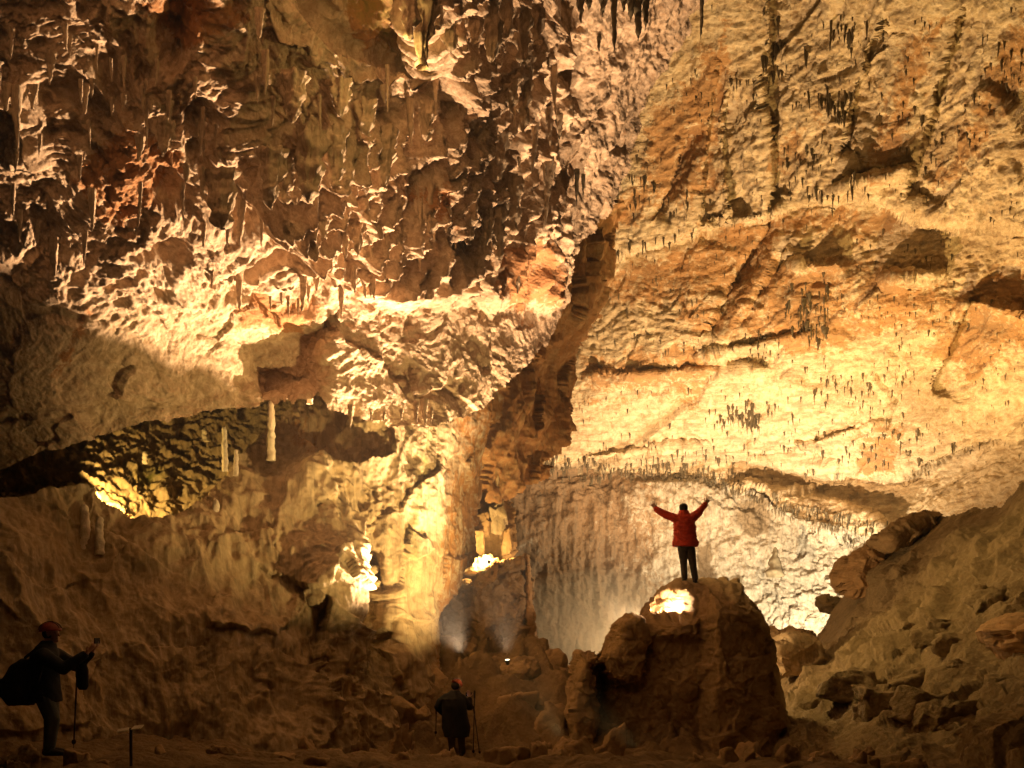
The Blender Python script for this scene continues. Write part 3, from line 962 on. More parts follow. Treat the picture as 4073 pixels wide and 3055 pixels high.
FG = [  # px, top row, width px, distance, label
    (400, 722, 27, 16.6, 'dark square block with a lit yellowish top, left of the bent photographer'),
    (452, 748, 22, 15.6, 'small rounded stone just in front of the bent photographer'),
    (414, 752, 56, 14.6, 'broad low stone on the floor left of the bent photographer'),
    (506, 745, 44, 14.6, 'rounded stone right of the trekking poles of the bent photographer'),
    (540, 741, 18, 14.9, 'narrow upright stone between the rounded stone and the pointed one'),
    (571, 736, 44, 14.6, 'pointed triangular stone at the bottom left of the big boulder'),
    (608, 722, 36, 17.4, 'large dark block leaning on the lower left of the big boulder'),
    (632, 756, 16, 13.6, 'small stone at the bottom edge, first right of the dark gap'),
    (655, 755, 20, 13.6, 'small rounded stone below the middle of the big boulder'),
    (679, 760, 20, 13.2, 'small pale stone below the big boulder, next to a flat one'),
    (697, 757, 15, 13.4, 'flat pale stone slab at the foot of the big boulder'),
    (728, 740, 62, 15.4, 'wide wedge of rock lying at the right foot of the big boulder'),
    (775, 754, 40, 13.6, 'low dark stone at the foot of the slope by the big boulder'),
    (224, 745, 24, 13.2, 'rounded stone at the dark foot of the flowstone wall'),
    (252, 748, 26, 13.4, 'low stone right of the small signpost and a rounded stone'),
    (287, 752, 34, 13.0, 'broad dark stone at the bottom below the flowstone wall'),
    (309, 736, 18, 14.8, 'upright stone standing against the flowstone wall foot'),
    (335, 748, 30, 14.2, 'dark stone right of the upright one below the flowstone wall'),
    (362, 740, 26, 15.6, 'dark stone left of the square block with a lit top'),
    (372, 757, 30, 13.4, 'low stone at the bottom edge below the square block'),
    (160, 744, 30, 12.6, 'dim stone on the floor right of the small signpost'),
    (78, 748, 34, 11.3, 'dim stone by the feet of the standing hiker'),
    (18, 744, 30, 11.2, 'dim stone at the bottom left corner behind the standing hiker'),
    (104, 758, 26, 11.0, 'dim low stone between the standing hiker and the small signpost'),
    (195, 756, 26, 12.0, 'dim low stone at the bottom left of a rounded one'),
    (470, 760, 22, 13.4, 'low stone at the bottom below the feet of the bent photographer'),
    (596, 760, 22, 13.0, 'low stone at the bottom beside the pointed triangular stone'),
    (820, 752, 30, 13.8, 'dark stone at the foot of the earthy slope'),
    (905, 758, 34, 12.2, 'pale stone low on the earthy slope at the bottom'),
]
for i, (px, pt, wp, Y, lab) in enumerate(FG):
    stone(px, pt, wp, Y, lab, 'stones along the cave floor', seed=i + 3, sub=5)

rf = np.random.RandomState(21)
for k in range(34):
    px = rf.uniform(10, 1010)
    stone(px, rf.uniform(743, 761), rf.uniform(9, 26), rf.uniform(12.3, 14.6), 'small dark stone in the scatter along the bottom of the cave floor', 'small stones scattered along the bottom', seed=130 + k, mat='boulder', name='stone', sub=4)
sx_, sy_, sp_ = sgrid
for k in range(26):
    px, py = rf.uniform(800, 1015), rf.uniform(590, 735)
    j, i = int((px - sx_[0, 0]) / 1.1), int((py - sy_[0, 0]) / 1.1)
    p = Vector(sp_[i, j].tolist())
    wd = rf.uniform(10, 34) / F * p.y
    me = hull_rock('rock', (wd * 1.3, wd * 1.2, wd * rf.uniform(0.7, 1.1)), 180 + k, None, 4, 0.12, 11, k % 3 == 0)
    o = obj('rock', me, M['slope'], None, p - Vector((0, -0.12, 0.42 * wd)))
    o.rotation_euler = (rf.uniform(-0.3, 0.3), rf.uniform(-0.5, 0.1), rf.uniform(0, 6))
    tag(o, 'angular rock half buried in the earthy slope right of the big boulder', 'rock', 'rocks half buried in the earthy slope')
for k, (px, py, wp) in enumerate([(884, 716, 44), (914, 720, 48), (946, 722, 44), (860, 705, 40), (1004, 738, 60)]):
    j, i = int((px - sx_[0, 0]) / 1.1), int((py - sy_[0, 0]) / 1.1)
    p = Vector(sp_[i, j].tolist())
    wd = wp / F * p.y
    me = hull_rock('rock', (wd * 1.3, wd * 1.3, wd), 230 + k, None, 5, 0.12, 11, k % 2 == 0)
    o = obj('rock', me, M['slope'], None, p - Vector((0, 0.05, 0.4 * wd)))
    tag(o, 'large rounded rock at the dark foot of the earthy slope', 'rock', 'large rocks at the foot of the earthy slope')
random.seed(5)
MR = [  # rocks on the rubble mound: px, top row, width, distance, label
    (470, 640, 30, 21.0, 'pale lit rock beside the lamp at the foot of the leaning slab'),
    (494, 655, 12, 20.2, 'small bright rock next to the visible lamp on the mound'),
    (425, 612, 34, 21.3, 'pale rock at the base of the gold flowstone wall'),
    (440, 628, 30, 20.8, 'blocky pale rock under the gold flowstone wall, by the slab'),
    (415, 640, 22, 20.4, 'rock on the left part of the mound below the flowstone'),
    (550, 648, 26, 20.4, 'dark pointed rock on the crest of the mound right of the slab'),
    (566, 664, 22, 20.2, 'dark rock at the right end of the mound crest'),
    (590, 662, 30, 20.0, 'dark rock against the left shoulder of the big boulder'),
    (520, 655, 28, 20.1, 'low dark rock on the mound crest under the slab'),
    (392, 652, 30, 19.8, 'dark rock on the upper left of the mound'),
    (370, 668, 26, 19.0, 'dark rock where the mound meets the flowstone wall'),
    (430, 668, 26, 19.4, 'dark rock in the middle of the mound left of the photographer'),
    (515, 690, 40, 19.2, 'dark block on the mound right of the photographer'),
    (560, 700, 44, 18.9, 'large dark block on the mound near the big boulder'),
    (400, 695, 36, 18.6, 'knobbly rock on the mound to the left of the photographer'),
    (345, 712, 40, 17.4, 'dark overhanging rock at the wall foot left of the mound')]
for i, (px, pt, wp, Y, lab) in enumerate(MR):
    stone(px, pt, wp, Y, lab, 'rocks on the rubble mound', seed=60 + i, mat='boulder', name='rock', sub=5, hk=0.7)

# niche blocks around the passage lamp
NB = [(478, 566, 26, 18, 25.2, 'pale block under the niche lamp'), (502, 572, 24, 22, 25.0, 'orange sill block below the niche lamp at right'),
      (482, 525, 16, 22, 26.6, 'upper left block of the lamp-lit niche'), (497, 520, 16, 30, 26.8, 'upright pale block of the lamp-lit niche'), (479, 545, 10, 30, 26.0, 'narrow left jamb of the lamp-lit niche'),
      (507, 545, 9, 26, 26.4, 'jagged right jamb of the lamp-lit niche'), (492, 484, 12, 18, 26.5, 'topmost lit block above the niche'), (468, 596, 30, 26, 25.0, 'orange rock at the lower left of the niche')]
for i, (px, py, wp, hp, Y, lab) in enumerate(NB):
    wd, hh = wp / F * Y, hp / F * Y
    c = at(px, py + hp / 2, Y)
    me = hull_rock('rock', (wd * 1.45, wd * 1.4, hh * 1.45), 90 + i, None, 5, 0.05, 10, True)
    o = obj('rock', me, M['side' if i % 3 else 'flow'], None, c)
    tag(o, lab, 'rock', 'blocks around the lamp-lit niche')
niche_back = inflate('niche_back', [(468, 490), (480, 476), (500, 480), (512, 510), (514, 560), (512, 590), (470, 600), (462, 560)], 27.6, 0.3, 1.0, M['side'], 1.2, 8, rock_disp(0.3, 0.2, 1.2, 0.6, 5.0))
tag(niche_back, 'orange rock face at the back of the lamp-lit niche', 'rock face')

# rocks at the far end
for i, (pl, Y, fr, bk, mt, nm, lab) in enumerate([
    ([(842, 580), (850, 558), (862, 548), (874, 541), (886, 548), (888, 565), (876, 588), (862, 597), (850, 594)], 32.5, 1.0, 1.5, 'side', 'boulder', 'tan angular boulder at the top end of the earthy slope'),
    ([(872, 540), (890, 526), (925, 512), (940, 516), (912, 540), (888, 550)], 30.5, 0.8, 1.5, 'boulder', 'boulder', 'dark boulder on the crest of the earthy slope'),
    ([(766, 660), (768, 645), (780, 641), (786, 634), (800, 634), (815, 640), (820, 660), (800, 675), (772, 680)], 27.5, 0.9, 1.2, 'flow', 'boulder', 'smooth pale rounded boulder between the big boulder and the slope'),
    ([(766, 640), (768, 629), (776, 627), (783, 631), (792, 628), (800, 632), (806, 642), (790, 650), (770, 650)], 35.0, 0.8, 1.2, 'boulder', 'boulder', 'dark low rock in front of the white lamp behind the slope'),
    ([(994, 630), (1008, 618), (1024, 614), (1050, 618), (1055, 665), (1032, 668), (1016, 660), (1000, 645)], 16.4, 0.8, 1.0, 'side', 'boulder', 'bright orange rock jutting in at the right edge'),
    ([(616, 624), (612, 640), (604, 655), (598, 672), (612, 690), (640, 680), (650, 640), (640, 618), (628, 614)], 19.6, 0.9, 1.2, 'boulder', 'boulder', 'knobbly dark rock on the left shoulder of the big boulder'),
    ([(592, 690), (590, 668), (600, 655), (578, 652), (573, 668), (568, 690), (566, 760), (600, 760)], 19.0, 0.8, 1.2, 'boulder', 'boulder', 'square dark block filling the gap left of the big boulder'),
]):
    o = inflate(nm, pl, Y, fr, bk, M[mt], 0.8, 7, rock_disp(0.009 * Y, 0.004 * Y, 0.05 * Y, 0.02 * Y, 3.0 + i), power=1.6)
    tag(o, lab, 'ledge' if nm == 'rock_ledge' else 'boulder')


# ------------------------------------------------------------------ dripstone
def spike_mesh(name, L, R, seed, rings=14, segs=10, flute=0.25, curve=0.06, tip=0.06, flat=1.0, power=0.8, lumps=0.12, kf=None):
    """hanging tapered dripstone from z = 0 down to z = -L (root sunk a little above 0)"""
    r = np.random.RandomState(seed)
    t = np.linspace(-0.08, 1, rings)
    th = np.linspace(0, 2 * np.pi, segs, endpoint=False)
    T, A = np.meshgrid(t, th, indexing='ij')
    tc = np.clip(T, 0, 1)
    rad = R * (tip + (1 - tip) * (1 - tc) ** power)
    kf = kf or r.randint(3, 6)
    ph = r.uniform(0, 6.28)
    rad = rad * (1 + flute * np.cos(kf * A + ph + 2.0 * tc) * (1 - 0.5 * tc))
    ax, ay = r.uniform(-1, 1, 2) * curve * L
    X = rad * np.cos(A) + ax * tc ** 2
    Yy = rad * np.sin(A) * flat + ay * tc ** 2
    P = np.stack([X, Yy, -T * L], -1)
    P += (lumps * R * fbm(P, max(R * 1.2, 1e-3), 3, off=seed * 0.73))[..., None] * np.stack([np.cos(A), np.sin(A), 0 * A], -1) * 2
    idx = np.arange(rings * segs).reshape(rings, segs)
    nx = np.roll(idx, -1, 1)
    Q = np.stack([idx[:-1], nx[:-1], nx[1:], idx[1:]], -1).reshape(-1, 4)
    V = P.reshape(-1, 3)
    return mesh_from(name, V, Q[:, ::-1])


PX0, PY0, VP = vgrid
OX0, OY0, OP = ogrid


def grid_point(g, px, py):
    gx, gy, gp = g
    st = gx[0, 1] - gx[0, 0]
    j = int(round((px - gx[0, 0]) / st))
    i = int(round((py - gy[0, 0]) / st))
    i = min(max(i, 0), gp.shape[0] - 1)
    j = min(max(j, 0), gp.shape[1] - 1)
    return Vector(gp[i, j].tolist())


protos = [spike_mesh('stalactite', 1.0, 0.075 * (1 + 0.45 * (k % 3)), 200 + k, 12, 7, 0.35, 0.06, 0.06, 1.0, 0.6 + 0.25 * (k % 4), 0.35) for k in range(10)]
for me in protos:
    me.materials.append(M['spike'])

CL = [  # x, y, spread x, spread y, count, shortest, longest, kind
    (832, 100, 13, 12, 34, 9, 20, 'short dark stalactite in the dense tuft high on the pale vault'),
    (777, 45, 9, 20, 16, 8, 22, 'dark stalactite hanging beside the upper part of the tall vault joint'),
    (840, 36, 18, 12, 12, 8, 16, 'dark stalactite near the top of the pale vault, right of the tall joint'),
    (738, 86, 12, 8, 16, 5, 11, 'short stalactite on the pale panel left of the tall vault joint'),
    (805, 158, 22, 14, 34, 4, 11, 'short stalactite just right of the tall vault joint, above the ledge'),
    (842, 184, 26, 10, 30, 6, 14, 'stalactite fringing the middle of the vault ledge'),
    (940, 135, 40, 30, 44, 4, 11, 'small stalactite on the shaded right part of the vault'),
    (1000, 60, 14, 26, 16, 7, 15, 'dark stalactite near the upper right edge of the vault'),
    (890, 70, 34, 20, 14, 4, 10, 'scattered small stalactite on the yellow upper vault'),
    (812, 312, 16, 22, 46, 7, 16, 'stalactite in the dark vertical tuft in the middle of the vault'),
    (748, 412, 22, 9, 60, 6, 14, 'stalactite in the dense dark row on the bright lower vault'),
    (850, 382, 42, 14, 56, 4, 10, 'small stalactite on the bright lower vault above the slope'),
    (760, 345, 12, 18, 26, 5, 12, 'stalactite on the brown streak of the lower vault'),
    (640, 190, 26, 16, 24, 6, 13, 'stalactite above the left end of the vault ledge'),
    (640, 222, 30, 6, 18, 6, 13, 'stalactite fringing the left end of the vault ledge'),
    (700, 205, 26, 10, 20, 4, 10, 'small stalactite on the pale panels above the orange band'),
    (600, 165, 10, 14, 10, 8, 18, 'long stalactite beside the edge of the pale overhang'),
    (640, 455, 60, 12, 46, 4, 10, 'small stalactite along the foot of the vault, left of the climber'),
    (720, 470, 60, 12, 50, 4, 10, 'small stalactite along the foot of the vault above the climber'),
    (800, 445, 50, 16, 46, 4, 9, 'small stalactite above the jutting ledge of the far vault'),
    (900, 440, 40, 20, 36, 5, 11, 'stalactite on the shaded vault corner above the slope'),
    (655, 395, 50, 25, 26, 3, 8, 'scattered small stalactite on the bright left part of the lower vault'),
    (560, 482, 40, 8, 24, 4, 9, 'small stalactite over the misty back wall'),
    (880, 262, 50, 18, 22, 4, 9, 'scattered small stalactite below the vault ledge at right'),
    (655, 345, 40, 12, 20, 3, 8, 'scattered small stalactite on the cream streaks below the orange band'),
]
rs = np.random.RandomState(11)
cand = []
for ci, (x, y, sx, sy, n, l0, l1, lab) in enumerate(CL):
    for k in range(n):
        px = x + rs.normal() * sx * 0.75
        py = y + rs.normal() * sy * 0.75
        if ci in (14,):
            py = line_y(px, LEDGE) - 4 + rs.normal() * 2
        if ci in (5,):
            py = line_y(px, LEDGE) - 6 - abs(rs.normal()) * 8
        L = l0 + (l1 - l0) * rs.rand() ** 1.6
        cand.append((L, px, py, lab, ci))
# a few big ones read straight off the photo
for px, py, L, lab in [(827, 25, 33, 'large tapering dark stalactite near the top of the pale vault'), (862, 28, 24, 'forked dark stalactite right of the largest one on the upper vault'),
                       (808, 50, 20, 'slim single stalactite between the tall joint and the largest stalactite'), (838, 22, 16, 'stout stalactite just right of the largest one on the vault'), (880, 38, 18, 'slim dark stalactite alone on the yellow upper vault')]:
    cand.append((L, px, py, lab, 99))
cand.sort(key=lambda c: -c[0])
small_V, small_F, off = [], [], 0
for i, (L, px, py, lab, ci) in enumerate(cand):
    if not (560 < px < 1040 and -20 < py < 500):
        continue
    p = grid_point(vgrid, px, py)
    Lm = L / F * p.y
    me = protos[rs.randint(len(protos))]
    wk = rs.uniform(0.55, 1.6) * (0.8 if L > 14 else 1.05)
    if i < 185:
        o = bpy.data.objects.new('stalactite', me)
        COL.objects.link(o)
        o.location = (p.x, p.y - 0.05, p.z + 0.05 * Lm)
        o.scale = (Lm * wk, Lm * wk, Lm)
        o.rotation_euler = (0, 0, rs.uniform(0, 6.28))
        tag(o, lab, 'stalactite', lab.replace('stalactite', 'stalactites', 1) if ci != 99 else 'largest stalactites of the vault')
    else:
        v = np.empty(len(me.vertices) * 3, np.float32)
        me.vertices.foreach_get('co', v)
        v = v.reshape(-1, 3) * np.array([Lm * wk, Lm * wk, Lm]) + np.array(p)
        f = np.array([q.vertices[:] for q in me.polygons], np.int32)
        small_V.append(v)
        small_F.append(f + off)
        off += len(v)
# fringe where the vault meets the back wall
for k in range(520):
    px = rs.uniform(520, 900)
    py = line_y(px, [(430, 470), (520, 466), (600, 470), (700, 474), (735, 487), (790, 512), (850, 528), (900, 540)]) + rs.uniform(-10, 8)
    p = grid_point(vgrid, px, py)
    Lm = rs.uniform(3.0, 9.0) / F * p.y
    me = protos[rs.randint(len(protos))]
    v = np.empty(len(me.vertices) * 3, np.float32)
    me.vertices.foreach_get('co', v)
    v = v.reshape(-1, 3) * np.array([Lm * 1.0, Lm * 1.0, Lm]) + np.array(p) - np.array([0, 0.15, 0])
    f = np.array([q.vertices[:] for q in me.polygons], np.int32)
    small_V.append(v)
    small_F.append(f + off)
    off += len(v)
# plus the countless stubs everywhere on the vault
for k in range(4200):
    px, py = rs.uniform(560, 1030), rs.uniform(0, 490)
    if fbm(np.array([[px / 60.0, py / 40.0, 3.3]]), 1.0, 3)[0] < -0.02 + rs.rand() * 0.25:
        continue
    p = grid_point(vgrid, px, py)
    Lm = (1.5 + 5.5 * rs.rand() ** 2) / F * p.y
    me = protos[rs.randint(len(protos))]
    v = np.empty(len(me.vertices) * 3, np.float32)
    me.vertices.foreach_get('co', v)
    v = v.reshape(-1, 3) * np.array([Lm * 1.1, Lm * 1.1, Lm]) + np.array(p)
    f = np.array([q.vertices[:] for q in me.polygons], np.int32)
    small_V.append(v)
    small_F.append(f + off)
    off += len(v)
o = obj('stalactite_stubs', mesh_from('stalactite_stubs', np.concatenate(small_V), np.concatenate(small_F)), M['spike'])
tag(o, 'countless short stalactite stubs covering the pale vault', 'stalactite stubs', kind='stuff')

# hanging dark curtains at the top, in front of the pale part of the overhang
TOPS = [(581, -4, 27, 9, 'short dark stalactite at the top edge, leftmost of the dark ones right of the curtains'), (589, -4, 14, 8, 'stubby dark stalactite at the top edge beside the leftmost one'), (614, -8, 60, 8, 'longest slim dark stalactite hanging from the top edge'),
        (603, -6, 22, 10, 'broad dark stalactite left of the longest one at the top edge'), (630, -8, 30, 10, 'dark stalactite at the top edge, left one of the ragged cluster'), (637, -8, 48, 12, 'longest spike of the ragged dark cluster at the top edge'),
        (645, -8, 36, 11, 'right spike of the ragged dark cluster at the top edge'), (624, -8, 20, 8, 'short spike between the longest stalactite and the ragged cluster'), (702, -6, 46, 5, 'thin dark stalactite hanging alone at the top edge, right of the ragged cluster'),
        (599, 36, 16, 5, 'small dark stalactite on the pale rock below the top edge'), (577, 172, 34, 5, 'thin stalactite hanging along the right edge of the overhang, left of its pair'), (583, 176, 22, 4, 'short thin stalactite paired along the right edge of the overhang'),
        (560, 118, 22, 9, 'dark stalactite near the right edge of the overhang'), (564, 92, 26, 8, 'dark stalactite above the right edge of the overhang')]
for i, (px, py, L, W, lab) in enumerate(TOPS):
    p = grid_point(ogrid, px, py)
    Y = p.y - 0.25
    p = at(px, py, Y)
    k = Y / F
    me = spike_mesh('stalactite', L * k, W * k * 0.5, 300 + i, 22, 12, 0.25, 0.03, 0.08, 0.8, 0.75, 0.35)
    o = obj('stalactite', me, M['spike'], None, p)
    tag(o, lab, 'stalactite', 'dark stalactites at the top edge')

CURT = [  # curtains and pendants on the overhang: px, py, length, width
    (416, -10, 70, 16), (428, -10, 96, 18), (441, -12, 62, 17), (452, -12, 82, 16), (464, -12, 58, 18), (478, -14, 74, 18), (492, -12, 90, 18), (506, -12, 66, 18), (520, -12, 86, 17), (533, -10, 70, 15),
    (278, 168, 50, 17), (291, 176, 38, 12), (302, 182, 34, 12), (315, 150, 62, 20), (328, 208, 38, 14), (340, 148, 50, 14), (352, 160, 40, 12), (365, 150, 34, 9), (389, 147, 50, 14), (377, 152, 42, 9),
    (433, 190, 50, 14), (447, 200, 40, 12), (458, 196, 56, 10), (347, 226, 38, 10), (362, 222, 42, 12), (372, 228, 36, 9), (386, 228, 42, 10), (231, 190, 48, 20), (243, 206, 30, 10), (58, 244, 34, 10), (12, 92, 24, 11), (22, 96, 58, 10), (8, 88, 62, 12),
    (300, 96, 40, 16), (288, 90, 30, 10), (262, 18, 30, 10), (268, 60, 40, 8), (470, 206, 44, 12), (484, 214, 50, 12), (498, 205, 60, 13), (510, 60, 60, 14), (524, 70, 70, 12), (536, 92, 84, 10), (496, 150, 40, 16), (512, 190, 50, 12), (548, 160, 70, 9), (553, 60, 60, 9),
    (430, 120, 30, 12), (370, 120, 28, 14), (346, 100, 30, 14), (420, 230, 44, 8), (436, 262, 34, 8), (455, 262, 30, 8), (476, 258, 36, 8), (355, 270, 26, 6), (365, 272, 30, 7), (374, 268, 34, 8),
    (175, 140, 30, 12), (150, 108, 46, 4), (206, 116, 46, 4), (206, 146, 22, 4), (115, 66, 22, 3), (101, 52, 26, 3), (124, 66, 14, 3), (144, 190, 44, 4), (96, 196, 40, 8), (185, 190, 36, 5), (215, 270, 22, 4), (310, 290, 16, 4), (290, 300, 20, 4), (300, 302, 16, 3), (283, 296, 12, 3), (272, 300, 14, 3),
    (352, 408, 22, 6), (417, 406, 20, 6), (425, 402, 26, 7), (432, 410, 16, 4), (402, 412, 10, 4), (385, 414, 9, 4), (372, 414, 9, 3)]
rc = np.random.RandomState(77)
for k in range(86):
    while True:
        qx, qy = rc.uniform(10, 560), rc.uniform(20, 300)
        if qx > 230 or qy < 240:
            break
    CURT.append((qx, qy, rc.uniform(12, 38) * (1.25 if qx > 300 else 0.9), rc.uniform(3.5, 9.5)))
WHERE = [(-1, 60, 'long fluted rock curtain in the dark row at the top, left of the pale overhang edge'), ]


def where(px, py, W):
    shape = 'thin straw stalactite' if W <= 5 else ('fluted rock pendant' if W >= 12 else 'tapering stalactite')
    if py < 20 and px > 400:
        return 'long fluted rock curtain in the dark row hanging from the top edge'
    if px < 40:
        return shape + ' at the left edge of the pitted overhang'
    if 480 < px and py < 200:
        return shape + ' near the upright right edge of the pitted overhang'
    if py >= 400:
        return shape + ' under the lower lip of the overhang, over the flowstone wall'
    if py > 320:
        return shape + ' beside the dark shelf of the lower overhang'
    if 255 <= py:
        return shape + (' below the curtains, above the brightest rock' if px > 330 else ' over the rusty patch below the pitted overhang')
    if px > 420:
        return shape + ' in the dark cluster right of the middle curtains'
    if px > 255 and py > 140:
        return shape + ' in the middle row of curtains on the overhang'
    if px > 255:
        return shape + ' above the middle row of curtains on the overhang'
    return shape + ' among the dark pits on the left of the overhang'


for i, (px, py, L, W) in enumerate(CURT):
    p = grid_point(ogrid, px, py)
    q = grid_point(ogrid, px, py + L * 0.6)
    Y = min(p.y, 0.5 * (p.y + q.y) + 0.1) - 0.12
    p = at(px, py, Y)
    k = Y / F
    big_one = W >= 12
    p = p + Vector((0, (-0.5 if py < 0 else -0.34) if big_one else -0.06, 0))
    me = spike_mesh('stalactite' if W < 12 else 'rock_curtain', L * k * (1.08 if big_one else 1.0), W * k * (0.72 if big_one else 0.5), 400 + i, 40 if big_one else 22, 28 if big_one else 10, 0.30, 0.05, 0.12 if big_one else 0.08, 0.7, 0.5 if big_one else 0.7, 0.45 if big_one else 0.25, (6 + i % 4) if big_one else None)
    o = obj('rock_curtain' if big_one else 'stalactite', me, M['drape'], None, p + Vector((0, -0.06, 0)))
    lab = where(px, py, W)
    tag(o, lab, 'rock curtain' if big_one else 'stalactite', lab.replace('stalactite', 'stalactites').replace('pendant', 'pendants').replace('rock curtain', 'rock curtains'))

# stalagmites in the alcove and on the lower wall
for i, (px, py, H, W, Y, lean, lab) in enumerate([
    (225, 468, 42, 6.0, 17.2, 0.10, 'slim pale stalagmite in the alcove, left of the short one'),
    (236, 474, 25, 5.0, 16.9, 0.02, 'short pale stalagmite at the alcove edge'),
    (271, 456, 56, 8.5, 17.45, 0.0, 'tall thick grey stalagmite at the right end of the alcove'),
    (215, 548, 50, 7.5, 16.7, 0.05, 'round-topped dripstone post on the rim of the dark wall'),
    (85, 548, 44, 10, 15.4, 0.0, 'dim stout stalagmite on the left end of the alcove rim'),
    (100, 552, 36, 9, 15.3, 0.02, 'dim short stalagmite beside the stout one on the alcove rim'),
    (310, 402, 26, 6, 17.0, -0.1, 'small stalagmite at the tip of the shelf under the overhang'),
    (145, 463, 12, 6, 18.2, 0.0, 'tiny stump of stalagmite in the lit alcove'),
    (205, 440, 12, 7, 19.2, 0.0, 'small rounded stalagmite at the back of the alcove')]):
    k = Y / F
    me = spike_mesh('stalagmite', H * k, W * k * 0.5, 500 + i, 26, 14, 0.06, lean * 0.6, 0.62, 1.0, 0.5, 0.30)
    v = np.empty(len(me.vertices) * 3, np.float32)
    me.vertices.foreach_get('co', v)
    v = v.reshape(-1, 3)
    v[:, 2] *= -1
    # round the tip
    top = v[:, 2].max()
    t = np.clip((v[:, 2] - (top - W * k * 0.5)) / (W * k * 0.5), 0, 1)
    v[:, :2] *= np.sqrt(np.clip(1 - t ** 2, 0.0, 1))[:, None]
    me.vertices.foreach_set('co', v.ravel())
    me.flip_normals()
    me.update()
    o = obj('stalagmite', me, M['mite'], None, at(px, py, Y))
    tag(o, lab, 'stalagmite', 'stalagmites of the alcove')

# a few pointed stalagmites in front of the back wall
for i, (px, py, H, W, Y, lab) in enumerate([(775, 575, 28, 16, 49, 'pointed grey stalagmite against the far back wall right of the climber'), (577, 668, 30, 16, 44, 'dark pointed stalagmite in the mist left of the big boulder'),
                                            (740, 600, 24, 10, 50, 'small grey stalagmite against the far back wall beside the climber')]):
    k = Y / F
    me = spike_mesh('stalagmite', H * k, W * k * 0.5, 540 + i, 26, 16, 0.12, 0.0, 0.05, 1.0, 0.9, 0.35)
    v = np.empty(len(me.vertices) * 3, np.float32)
    me.vertices.foreach_get('co', v)
    v = v.reshape(-1, 3)
    v[:, 2] *= -1
    me.vertices.foreach_set('co', v.ravel())
    me.flip_normals()
    me.update()
    o = obj('stalagmite', me, M['spike'], None, at(px, py, Y))
    tag(o, lab, 'stalagmite')


# ------------------------------------------------------------------ plain materials for people and kit
def plain(name, col, rough=0.7, noise=0.15, scale=60.0, metal=0.0, emit=None):
    m, nt, b = nodes_of(name)
    tc = N(nt, 'ShaderNodeTexCoord')
    n = noise_tex(nt, tc.outputs['Object'], scale, 5, 0.6)
    lo = tuple(c * (1 - noise) for c in col)
    hi = tuple(min(1, c * (1 + noise)) for c in col)
    nt.links.new(mixc(nt, n, lo, hi), b.inputs['Base Color'])
    b.inputs['Roughness'].default_value = rough
    b.inputs['Metallic'].default_value = metal
    if emit:
        b.inputs['Emission Color'].default_value = (*emit[0], 1)
        b.inputs['Emission Strength'].default_value = emit[1]
    return m


M['skin'] = plain('skin', (0.48, 0.27, 0.18), 0.55)
M['red'] = plain('red_jacket_cloth', (0.62, 0.045, 0.015), 0.75, 0.12, 25)
M['trouser'] = plain('dark_brown_cloth', (0.055, 0.042, 0.034), 0.85, 0.2, 40)
M['black'] = plain('black_cloth', (0.012, 0.012, 0.013), 0.85, 0.3, 40)
M['jean'] = plain('faded_blue_cloth', (0.10, 0.13, 0.15), 0.85, 0.2, 50)
M['hair'] = plain('dark_hair', (0.018, 0.014, 0.010), 0.75, 0.4, 90)
M['shoe'] = plain('dark_leather', (0.03, 0.024, 0.02), 0.6, 0.2, 50)
M['helmet'] = plain('red_shell', (0.34, 0.055, 0.03), 0.45, 0.1, 30)
M['hstripe'] = plain('dark_shell', (0.03, 0.02, 0.018), 0.5, 0.1, 30)
M['metal'] = plain('dark_metal', (0.05, 0.05, 0.05), 0.4, 0.1, 60, 0.8)
M['panel'] = plain('weathered_board', (0.75, 0.68, 0.5), 0.7, 0.25, 20)
M['post'] = plain('dark_post', (0.05, 0.045, 0.04), 0.7, 0.2, 30)
M['screen'] = plain('lit_screen', (0.2, 0.2, 0.25), 0.3, 0.0, 10, 0.0, ((0.75, 0.8, 1.0), 6.0))
M['lens'] = plain('lamp_glass', (0.9, 0.85, 0.7), 0.2, 0.0, 10, 0.0, ((1.0, 0.8, 0.5), 5.0))
M['beige'] = plain('pale_sleeve_cloth', (0.42, 0.33, 0.22), 0.8, 0.15, 30)


# ------------------------------------------------------------------ bodies: tapered limbs welded into one surface
def capsule(bm, a, b, ra, rb, seg=14):
    a, b = Vector(a), Vector(b)
    d = b - a
    L = max(d.length, 1e-4)
    q = d.to_track_quat('Z', 'Y').to_matrix().to_4x4()
    rings = []
    for k in range(5):
        t = -math.pi / 2 + math.pi / 2 * (k / 4.0)
        rings.append((math.sin(t) * ra, max(math.cos(t) * ra, 1e-4)))
    for k in range(5):
        t = math.pi / 2 * (k / 4.0)
        rings.append((L + math.sin(t) * rb, max(math.cos(t) * rb, 1e-4)))
    prev = None
    for z, r in rings:
        cur = [bm.verts.new((Matrix.Translation(a) @ q) @ Vector((r * math.cos(u), r * math.sin(u), z))) for u in [2 * math.pi * s / seg for s in range(seg)]]
        if prev:
            for s in range(seg):
                bm.faces.new((prev[s], prev[(s + 1) % seg], cur[(s + 1) % seg], cur[s]))
        else:
            bm.faces.new(list(reversed(cur)))
        prev = cur
    bm.faces.new(prev)


def chain(bm, pts):
    for (a, ra), (b, rb) in zip(pts[:-1], pts[1:]):
        capsule(bm, a, b, ra, rb)


def ball(bm, c, r):
    m = Matrix.Translation(Vector(c)) @ Matrix.Diagonal((*r, 1)) if not isinstance(r, (int, float)) else Matrix.Translation(Vector(c)) @ Matrix.Scale(r, 4)
    bmesh.ops.create_uvsphere(bm, u_segments=20, v_segments=14, radius=1.0, matrix=m)


